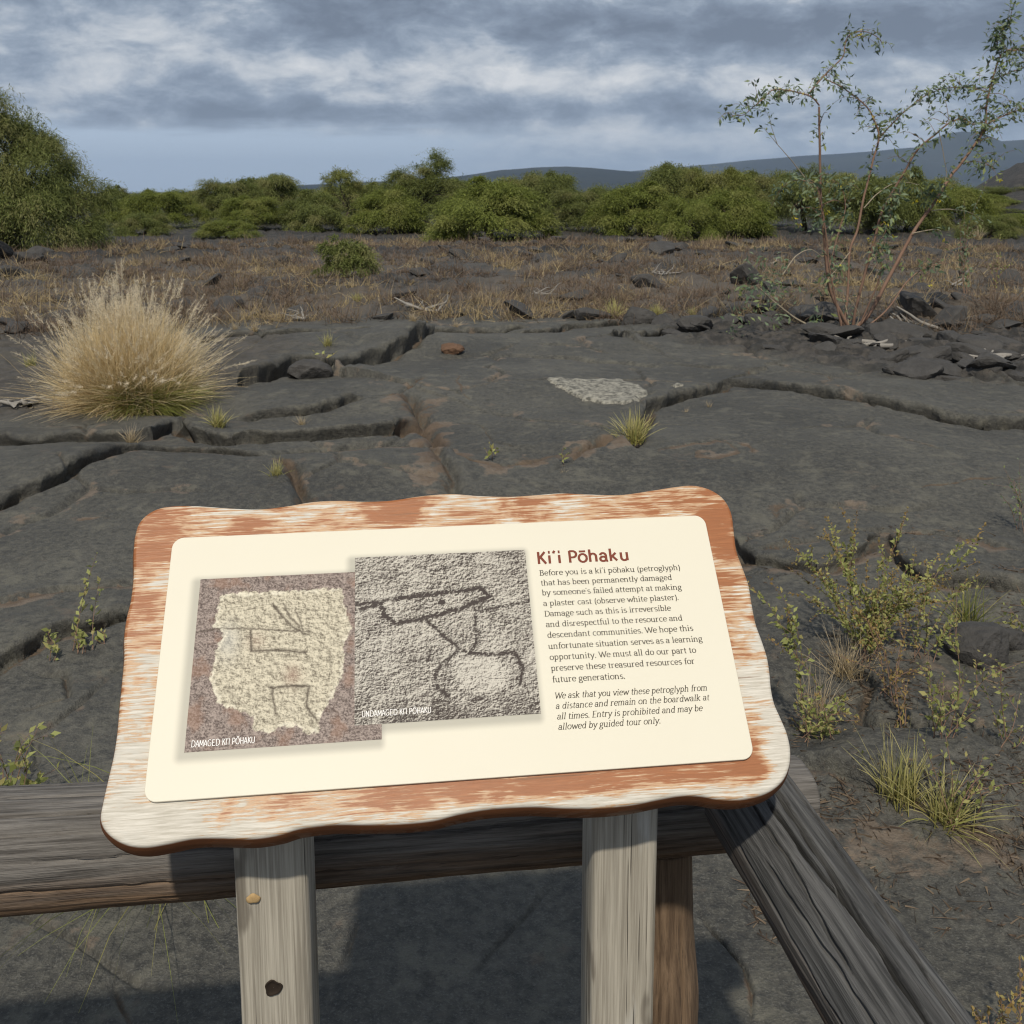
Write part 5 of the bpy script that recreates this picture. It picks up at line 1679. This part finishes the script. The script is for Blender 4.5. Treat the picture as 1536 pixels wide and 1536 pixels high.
def print1_mat(n, b):
    o = n.obj()
    s1 = n.noise(o, 420, 3, .7); s2 = n.noise(o, 130, 5, .7); s3_ = n.noise(o, 40, 3, .5)
    rl = n.add(make_relief(n, o)(190, .55, (-.24, -.30, 0)), make_relief(n, o)(60, .30, (-.2, -.3, 0)))
    rock_ = n.mix(n.ss(n.add(n.add(n.mul(s1, .6), n.mul(s2, .4)), n.mul(rl, .6)), .36, .64), (.100, .075, .068), (.36, .295, .262))
    rock_ = n.mix(n.ss(s3_, .5, .68, 0, .5), rock_, (.27, .155, .105))
    pl = n.mix(n.ss(n.add(n.add(n.mul(s1, .4), n.mul(s2, .6)), rl), .30, .64), (.17, .148, .112), (.62, .565, .44))
    pl = n.mix(n.mul(n.attr('red'), .7), pl, (.34, .20, .15))
    pl = n.mix(n.mul(n.attr('blu'), .4), pl, (.40, .41, .41))
    pl = n.mix(n.mul(n.attr('rim'), .6), pl, (.78, .73, .60))
    c = n.mix(n.attr('pl'), rock_, pl)
    c = n.mix(n.mul(n.attr('gr'), n.ss(s2, .30, .6, .75, 1.)), c, (.060, .044, .034))
    n.put(b.inputs['Base Color'], c)
    b.inputs['Roughness'].default_value = .5
    b.inputs['Specular IOR Level'].default_value = .1


def print2_mat(n, b):
    o = n.obj()
    s1 = n.noise(n.vscale(o, (330, 480, 1)), 1.0, 3, .7, .5); s2 = n.noise(n.vscale(o, (100, 170, 1)), 1.0, 5, .7, .4); s3_ = n.noise(o, 30, 4, .55)
    relief = make_relief(n, o)
    m = n.add(n.add(.5, n.add(relief(250, .62, (.24, -.30, 0)), relief(90, .32, (.2, -.3, 0)))), n.add(n.mul(n.sub(s1, .5), .35), n.mul(n.sub(s3_, .5), .25)))
    m = n.sub(m, n.mul(n.attr('low'), .09))
    m = n.sub(m, n.mul(n.attr('gr'), .26))
    c = n.mix(n.ss(m, .37, .62), (.055, .043, .039), (.56, .525, .46))
    c = n.mix(n.mul(n.attr('gr'), n.ss(s2, .35, .65, .60, .15)), c, (.060, .050, .048))
    n.put(b.inputs['Base Color'], c)
    b.inputs['Roughness'].default_value = .5
    b.inputs['Specular IOR Level'].default_value = .1


o = print_mesh('photo_print', PR1, .00025, f1, material('print_damaged', print1_mat))
o['label'] = 'brown picture of a damaged petroglyph under cream plaster'
o = print_mesh('photo_print', PR2, .0005, f2, material('print_undamaged', print2_mat), 240)
o['label'] = 'grey picture of an undamaged petroglyph'


# ------------------------------------------------------------------ lettering drawn as strokes
def L_(*c): return [(c[k], c[k + 1]) for k in range(0, len(c), 2)]
def A_(cx_, cy_, rx, ry, a0, a1, n=14): return [(cx_ + rx * math.cos(math.radians(a0 + (a1 - a0) * k / n)), cy_ + ry * math.sin(math.radians(a0 + (a1 - a0) * k / n))) for k in range(n + 1)]


DOT = lambda x, y: [(x - .09, y), (x + .09, y)]
GL = {  # strokes, serifs (x, y, half width, side), advance; x-height 1, ascender 1.5, capitals 1.42
    'a': ([A_(.40, .66, .29, .33, 165, 0), L_(.69, .70, .69, .12, .74, .03, .86, .03), A_(.39, .29, .30, .27, 0, 360)], [], .93),
    'b': ([L_(.22, 0, .22, 1.5), A_(.54, .5, .33, .48, 0, 360)], [(.13, 1.47, .1)], 1.02),
    'c': ([A_(.5, .5, .38, .49, 48, 312)], [], .88),
    'd': ([L_(.80, 0, .80, 1.5), A_(.48, .5, .33, .48, 0, 360)], [(.71, 1.47, .1), (.88, .03, .1)], 1.06),
    'e': ([A_(.5, .5, .38, .49, 8, 318), L_(.14, .54, .86, .54)], [], .94),
    'f': ([L_(.30, 0, .30, 1.2), A_(.54, 1.2, .24, .28, 180, 50), L_(.08, .97, .58, .97)], [(.31, .03, .2)], .62),
    'g': ([A_(.44, .64, .30, .34, 0, 360), A_(.46, -.20, .38, .25, 0, 360), L_(.28, .36, .20, .16, .36, .05, .66, .02), L_(.66, .9, .9, .95)], [], .95),
    'h': ([L_(.2, 0, .2, 1.5), A_(.51, .62, .31, .36, 180, 0), L_(.82, .62, .82, 0)], [(.11, 1.47, .1), (.2, .03, .18), (.82, .03, .18)], 1.1),
    'i': ([L_(.27, 0, .27, .98), DOT(.27, 1.36)], [(.18, .95, .1), (.27, .03, .2)], .55),
    'k': ([L_(.2, 0, .2, 1.5), L_(.22, .42, .74, .96), L_(.38, .58, .82, .03)], [(.11, 1.47, .1), (.2, .03, .18), (.76, .95, .15), (.86, .03, .14)], 1.04),
    'l': ([L_(.27, 0, .27, 1.5)], [(.18, 1.47, .1), (.27, .03, .2)], .55),
    'm': ([L_(.2, 0, .2, .98), A_(.48, .64, .28, .34, 180, 0), L_(.76, .64, .76, 0), A_(1.04, .64, .28, .34, 180, 0), L_(1.32, .64, 1.32, 0)], [(.11, .95, .1), (.2, .03, .17), (.76, .03, .17), (1.32, .03, .17)], 1.6),
    'n': ([L_(.2, 0, .2, .98), A_(.51, .62, .31, .36, 180, 0), L_(.82, .62, .82, 0)], [(.11, .95, .1), (.2, .03, .18), (.82, .03, .18)], 1.12),
    'o': ([A_(.5, .5, .40, .48, 0, 360)], [], 1.0),
    'p': ([L_(.22, -.48, .22, .98), A_(.54, .5, .33, .48, 0, 360)], [(.13, .95, .1), (.22, -.46, .2)], 1.05),
    'r': ([L_(.22, 0, .22, .98), A_(.52, .62, .30, .34, 180, 55)], [(.13, .95, .1), (.24, .03, .2)], .80),
    's': ([A_(.42, .74, .26, .24, 35, 265) + A_(.42, .25, .29, .24, 85, -145)], [], .82),
    't': ([L_(.28, 1.26, .28, .22), A_(.47, .22, .19, .2, 180, 300), L_(.06, .97, .58, .97)], [], .66),
    'u': ([L_(.2, .98, .2, .36), A_(.5, .36, .30, .34, 180, 360), L_(.80, .98, .80, 0)], [(.11, .95, .1), (.71, .95, .1), (.88, .03, .09)], 1.1),
    'v': ([L_(.1, .97, .47, .02), L_(.47, .02, .84, .97)], [(.1, .95, .16), (.84, .95, .16)], .93),
    'w': ([L_(.1, .97, .42, .02), L_(.42, .02, .72, .9), L_(.72, .9, 1.02, .02), L_(1.02, .02, 1.34, .97)], [(.1, .95, .16), (1.34, .95, .14)], 1.42),
    'y': ([L_(.1, .97, .49, .05), L_(.86, .97, .36, -.38, .14, -.44)], [(.1, .95, .16), (.86, .95, .16)], .95),
    'B': ([L_(.24, 0, .24, 1.42), L_(.24, 1.4, .56, 1.4), A_(.56, 1.07, .28, .33, 90, -90), L_(.24, .74, .6, .74), A_(.6, .38, .32, .36, 90, -90), L_(.24, .02, .6, .02)], [(.18, 1.4, .16), (.18, .02, .16)], 1.08),
    'D': ([L_(.24, 0, .24, 1.42), L_(.24, 1.4, .56, 1.4), A_(.56, .71, .58, .69, 90, -90), L_(.24, .02, .56, .02)], [(.18, 1.4, .16), (.18, .02, .16)], 1.28),
    'W': ([L_(.08, 1.4, .5, .02), L_(.5, .02, .88, 1.3), L_(.88, 1.3, 1.26, .02), L_(1.26, .02, 1.68, 1.4)], [(.08, 1.39, .18), (1.68, 1.39, .18), (.88, 1.33, .12)], 1.72),
    'E': ([L_(.24, 0, .24, 1.42), L_(.24, 1.4, .92, 1.4), L_(.24, .74, .76, .74), L_(.24, .02, .95, .02)], [(.18, 1.4, .16), (.18, .02, .16)], 1.05),
    'K': ([L_(.22, 0, .22, 1.45), L_(.25, .62, .86, 1.42), L_(.42, .8, .92, 0)], [], 1.0),
    'P': ([L_(.22, 0, .22, 1.42), L_(.22, 1.38, .52, 1.38), A_(.52, 1.0, .36, .38, 90, -90), L_(.22, .62, .52, .62)], [], .98),
    'A': ([L_(.04, 0, .48, 1.42), L_(.48, 1.42, .92, 0), L_(.2, .45, .76, .45)], [], .98),
    'M': ([L_(.14, 0, .2, 1.4), L_(.2, 1.4, .62, .3), L_(.62, .3, 1.04, 1.4), L_(1.04, 1.4, 1.1, 0)], [], 1.24),
    'G': ([A_(.62, .71, .48, .70, 50, 325), L_(1.02, .3, 1.02, .7, .66, .7)], [], 1.18),
    'I': ([L_(.2, 0, .2, 1.42)], [], .42),
    'H': ([L_(.2, 0, .2, 1.42), L_(.92, 0, .92, 1.42), L_(.2, .74, .92, .74)], [], 1.12),
    'U': ([L_(.18, 1.42, .18, .45), A_(.55, .45, .37, .43, 180, 360), L_(.92, .45, .92, 1.42)], [], 1.1),
    'N': ([L_(.2, 0, .2, 1.42), L_(.2, 1.42, .92, 0), L_(.92, 0, .92, 1.42)], [], 1.12),
    'O': ([A_(.62, .71, .50, .70, 0, 360, 20)], [], 1.24),
    '.': ([DOT(.2, .07)], [], .42),
    '(': ([A_(.72, .52, .5, 1.05, 125, 235)], [], .55),
    ')': ([A_(-.12, .52, .5, 1.05, 55, -55)], [], .52),
    "'": ([L_(.2, 1.5, .14, 1.18)], [], .36),
    '\u02bb': ([L_(.12, 1.2, .16, 1.36, .27, 1.5)], [], .38),
    ' ': ([], [], .50),
}
GL['\u014d'] = (GL['o'][0] + [L_(.18, 1.3, .82, 1.3)], [], 1.0)
GL['\u014c'] = (GL['O'][0] + [L_(.3, 1.62, .94, 1.62)], [], 1.24)


def text_geo(mb, txt, p0, p1, z_, thick, thin, serif=True, slant=0.0, height=None, track=0.0, ascale=None):
    """one line of lettering from p0 to p1 (left and right end of its baseline on the panel)"""
    adv = sum(GL[c][2] + track for c in txt)
    p0 = np.asarray(p0, float); p1 = np.asarray(p1, float)
    d = p1 - p0
    sx_ = np.linalg.norm(d) / adv
    sy_ = height or sx_
    e = d / np.linalg.norm(d); f_ = np.array([-e[1], e[0]])
    pen = 0.0; zi = 0
    for ch in txt:
        st, se, ad = GL[ch]
        pieces = [(np.array(s_, float), False) for s_ in st]
        if serif:
            pieces += [(np.array([(x - h_, y), (x + h_, y)], float), True) for x, y, h_ in se]
        for P, isf in pieces:
            S = np.column_stack([(P[:, 0] + P[:, 1] * slant + pen) * sx_, P[:, 1] * sy_])
            t = np.gradient(S, axis=0)
            t /= np.linalg.norm(t, axis=1)[:, None] + 1e-12
            w_ = (thin + (thick - thin) * np.abs(t[:, 1]) ** 1.3) * sy_
            if isf: w_ = np.full(len(S), thin * sy_ * .9)
            if len(P) == 2 and abs(P[0, 0] - P[1, 0]) < .19 and P[0, 1] == P[1, 1]: w_ = np.full(2, 1.15 * thick * sy_)
            nn = np.column_stack([-t[:, 1], t[:, 0]])
            A = S - nn * w_[:, None] / 2; B = S + nn * w_[:, None] / 2
            zz = z_ + 2e-6 * (zi % 12); zi += 1
            q2_ = np.stack([A, B], 1).reshape(-1, 2)
            W_ = p0 + q2_[:, :1] * e + q2_[:, 1:] * f_
            m = len(S)
            i = np.arange(m - 1) * 2
            mb.put(np.column_stack([W_, np.full(len(W_), zz)]), np.stack([i, i + 2, i + 3, i + 1], -1))
        pen += ad + track


def z4(x, y): return uv(780 + x / 4.955, 800 + y / 4.955)


def ink(name, col):
    return material(name, lambda n, b: n.put(b.inputs['Base Color'], n.mix(n.noise(n.obj(), 400, 2, .5), col, tuple(c * 1.3 for c in col))))


M_INK = ink('ink', (.060, .052, .042))
M_TITLE = ink('title_ink', (.165, .045, .028))
M_WHITE = ink('white_ink', (.72, .70, .68))
mb = MB()
text_geo(mb, 'Ki\u02bbi P\u014dhaku', z4(126, 229), z4(824, 199), .0004, .285, .225, False, height=.0108, track=.03)
o = on_sign('heading', mesh_np('heading', np.concatenate(mb.v), np.concatenate(mb.f), M_TITLE), panel)
BODY = [('Before you is a ki\u02bbi p\u014dhaku (petroglyph)', (146, 315), (1192, 272)), ('that has been permanently damaged', (155, 389), (1132, 346)), ("by someone's failed attempt at making", (164, 462), (1204, 418)), ('a plaster cast (observe white plaster).', (174, 541), (1182, 494)), ('Damage such as this is irreversible', (183, 619), (1124, 574)), ('and disrespectful to the resource and', (194, 698), (1210, 648)), ('descendant communities. We hope this', (203, 777), (1290, 724)), ('unfortunate situation serves as a learning', (211, 860), (1358, 803)), ('opportunity. We must all do our part to', (221, 942), (1312, 887)), ('preserve these treasured resources for', (231, 1024), (1302, 969)), ('future generations.', (241, 1108), (784, 1080))]
mb = MB()
for tx, a_, b_ in BODY:
    text_geo(mb, tx, z4(*a_), z4(*b_), .0004, .205, .095, True, height=.00475)
on_sign('body_text', mesh_np('body_text', np.concatenate(mb.v), np.concatenate(mb.f), M_INK), panel)
ITAL = [('We ask that you view these petroglyph from', (256, 1230), (1392, 1168)), ('a distance and remain on the boardwalk at', (264, 1306), (1408, 1240)), ('all times. Entry is prohibited and may be', (274, 1384), (1357, 1320)), ('allowed by guided tour only.', (283, 1461), (1046, 1413))]
mb = MB()
for tx, a_, b_ in ITAL:
    text_geo(mb, tx, z4(*a_), z4(*b_), .0004, .185, .09, True, slant=.24, height=.0048)
on_sign('notice_text', mesh_np('notice_text', np.concatenate(mb.v), np.concatenate(mb.f), M_INK), panel)
mb = MB()
text_geo(mb, 'DAMAGED KI\u02bbI P\u014cHAKU', z5(72, 826), z5(336, 808), .0008, .17, .15, False, height=.0047)
o = on_sign('caption', mesh_np('caption', np.concatenate(mb.v), np.concatenate(mb.f), M_WHITE), panel)
mb = MB()
text_geo(mb, 'UNDAMAGED KI\u02bbI P\u014cHAKU', z5(775, 702), z5(1062, 684), .0010, .17, .15, False, height=.0045)
on_sign('caption', mesh_np('caption', np.concatenate(mb.v), np.concatenate(mb.f), M_WHITE), panel)


# posts under the board
def post_mat(n, b):
    o = n.obj()
    st = n.vscale(o, (150, 150, 2.6))
    g = n.noise(st, 1.0, 6, .62, .25); g2_ = n.noise(n.vscale(o, (420, 420, 7)), 1.0, 4, .6)
    c = n.mix(n.ss(n.add(n.mul(g, .55), n.mul(g2_, .45)), .33, .66), (.24, .215, .175), (.50, .46, .385))
    c = n.mix(n.mul(n.ss(n.noise(n.vscale(o, (22, 22, 3.5)), 1.0, 4, .6), .58, .68), .55), c, (.56, .55, .52))
    c = n.mix(n.mul(n.ss(n.noise(n.vscale(o, (16, 16, 4)), 1.3, 3, .5), .64, .70), .6), c, (.095, .078, .06))
    c = n.mix(n.mul(n.ss(n.noise(n.vscale(o, (230, 230, 2.2)), 1.0, 3, .5), .64, .67), .85), c, (.05, .042, .034))
    n.put(b.inputs['Base Color'], c)
    n.put(b.inputs['Normal'], n.bump(n.add(g, n.mul(g2_, .7)), .55, .002))
    b.inputs['Roughness'].default_value = .8


M_POST = material('grey_post_wood', post_mat)
M_HOLE = material('hole_shade', lambda n, b: n.put(b.inputs['Base Color'], n.mix(n.noise(n.obj(), 120, 4, .6), (.010, .007, .005), (.045, .030, .02))))  # near-black colour stands in for the shade inside the uncut hole
M_PLUG = material('fresh_wood', lambda n, b: n.put(b.inputs['Base Color'], n.mix(n.noise(n.obj(), 160, 4, .6), (.30, .19, .08), (.52, .37, .19))))
yaw = math.atan2(U[1], U[0])
e1 = np.array([math.cos(yaw), math.sin(yaw), 0]); e2 = np.array([-math.sin(yaw), math.cos(yaw), 0])
back0 = O_ + N_ * (BOFF - BT - 0.001)


def sign_post(pxl, pxr, D, label, holes, seed):
    ym = 1400
    A = raypt(pxl, ym, D); B = raypt(pxr, ym, D)
    c0 = (A + B) / 2
    wv = np.linalg.norm(B - A) / 2 * 0.985
    r = 0.007
    prof = [(-wv, r * 1.4), (-wv + r * .35, r * .4), (-wv + r * 1.4, 0)] + [(x, 0) for x in np.linspace(-wv + r * 2.5, wv - r * 2.5, 9)] + [(wv - r * 1.4, 0), (wv - r * .35, r * .4), (wv, r * 1.4), (wv, 2 * wv - r), (wv - r, 2 * wv), (-wv + r, 2 * wv), (-wv, 2 * wv - r)]
    pr = np.array(prof)
    gz_ = H(c0[0], c0[1]) - 0.12
    XY = np.array([c0 + e1 * a_ + e2 * b_ for a_, b_ in prof])[:, :2]
    top = back0[2] - ((XY - back0[:2]) @ N_[:2]) / N_[2]
    nz = 120
    t = np.linspace(0, 1, nz)
    V = np.zeros((nz, len(pr), 3))
    V[:, :, 2] = gz_ + (top[None] - gz_) * t[:, None]
    jit = 0.0011 * fbm(V[:, :, 2] * 3 + seed, np.arange(len(pr))[None] * .8 + V[:, :, 2] * 0, 3, seed) + 0.0005 * perlin(V[:, :, 2] * 1, np.arange(len(pr))[None] * 3.1 + V[:, :, 2] * 0, seed + 4)
    cen = c0[:2] + (e2 * wv)[:2]
    dirn = XY - cen
    dirn /= np.linalg.norm(dirn, axis=1)[:, None]
    V[:, :, :2] = XY[None] + dirn[None] * jit[..., None]
    m = len(pr)
    i, j = np.meshgrid(np.arange(nz - 1), np.arange(m), indexing='ij')
    q_ = np.stack([i * m + j, i * m + (j + 1) % m, (i + 1) * m + (j + 1) % m, (i + 1) * m + j], -1).reshape(-1, 4)
    me = mesh_np('post', V.reshape(-1, 3) - np.array(sign.location), q_, M_POST, None, False)
    po = link('post', me, sign)
    po['label'] = label
    for (hx, hy, rx_, rz_, nm, mt, dep) in holes:
        d = ray(hx, hy)
        tt_ = ((c0 - CAM) @ e2) / (d @ e2)
        c = CAM + d * tt_ - e2 * 0.0022
        a = np.linspace(0, 2 * np.pi, 22, endpoint=False)
        rr_ = 1 + 0.10 * np.sin(3 * a + hx) + 0.06 * np.sin(5 * a)
        rings_ = [(1.12, .0012), (1.0, .0), (.84, .0016 if dep else -.0012), (.4, .0018 if dep else -.0016), (.03, .0018 if dep else -.0016)]
        vv = np.concatenate([c + e1 * (np.cos(a) * rx_ * s_ * rr_)[:, None] + np.array([0, 0, 1.]) * (np.sin(a) * rz_ * s_ * rr_)[:, None] + e2 * dd for s_, dd in rings_])
        ii, jj = np.meshgrid(np.arange(4), np.arange(22), indexing='ij')
        qq = np.stack([ii * 22 + jj, ii * 22 + (jj + 1) % 22, (ii + 1) * 22 + (jj + 1) % 22, (ii + 1) * 22 + jj], -1).reshape(-1, 4)
        link(nm, mesh_np(nm, vv - np.array(sign.location), qq[:, ::-1], mt, None, True), po)
    return po


sign_post(355, 465.5, 1.155, 'grey sign post with a dark knot hole, left one', [(410, 1481, .0088, .0092, 'knot_hole', M_HOLE, 1), (380, 1347, .0072, .0052, 'wood_plug', M_PLUG, 0)], 3)
sign_post(888, 987.5, 1.215, 'grey sign post with straight grain, right one', [], 9)

# ------------------------------------------------------------------ air
bm = bmesh.new()
bmesh.ops.create_cube(bm, size=1.0)
hz = bpy.data.meshes.new('haze')
bm.to_mesh(hz); bm.free()
hm = bpy.data.materials.new('haze')
hm.use_nodes = True
nt = NT(hm.node_tree)
ho = nt.new('ShaderNodeOutputMaterial')
pv = nt.new('ShaderNodeVolumePrincipled')
pv.inputs['Color'].default_value = (.60, .76, 1.0, 1)
pv.inputs['Density'].default_value = 5.0e-5
pv.inputs['Anisotropy'].default_value = 0.0
nt.t.links.new(pv.outputs[0], ho.inputs['Volume'])
hz.materials.append(hm)
zs = [(o.matrix_world @ Vector(c)).z for o in COL.objects if o.name.startswith(('hills', 'ground')) for c in o.bound_box]
z0, z1 = min(zs) - 1.0, max(zs) + 60
o = link('haze', hz, None, (0, 0, (z0 + z1) / 2))
o.scale = (62000, 62000, z1 - z0)
tag(o, 'thin pale haze in the air over the whole lava field', 'haze', kind='stuff')
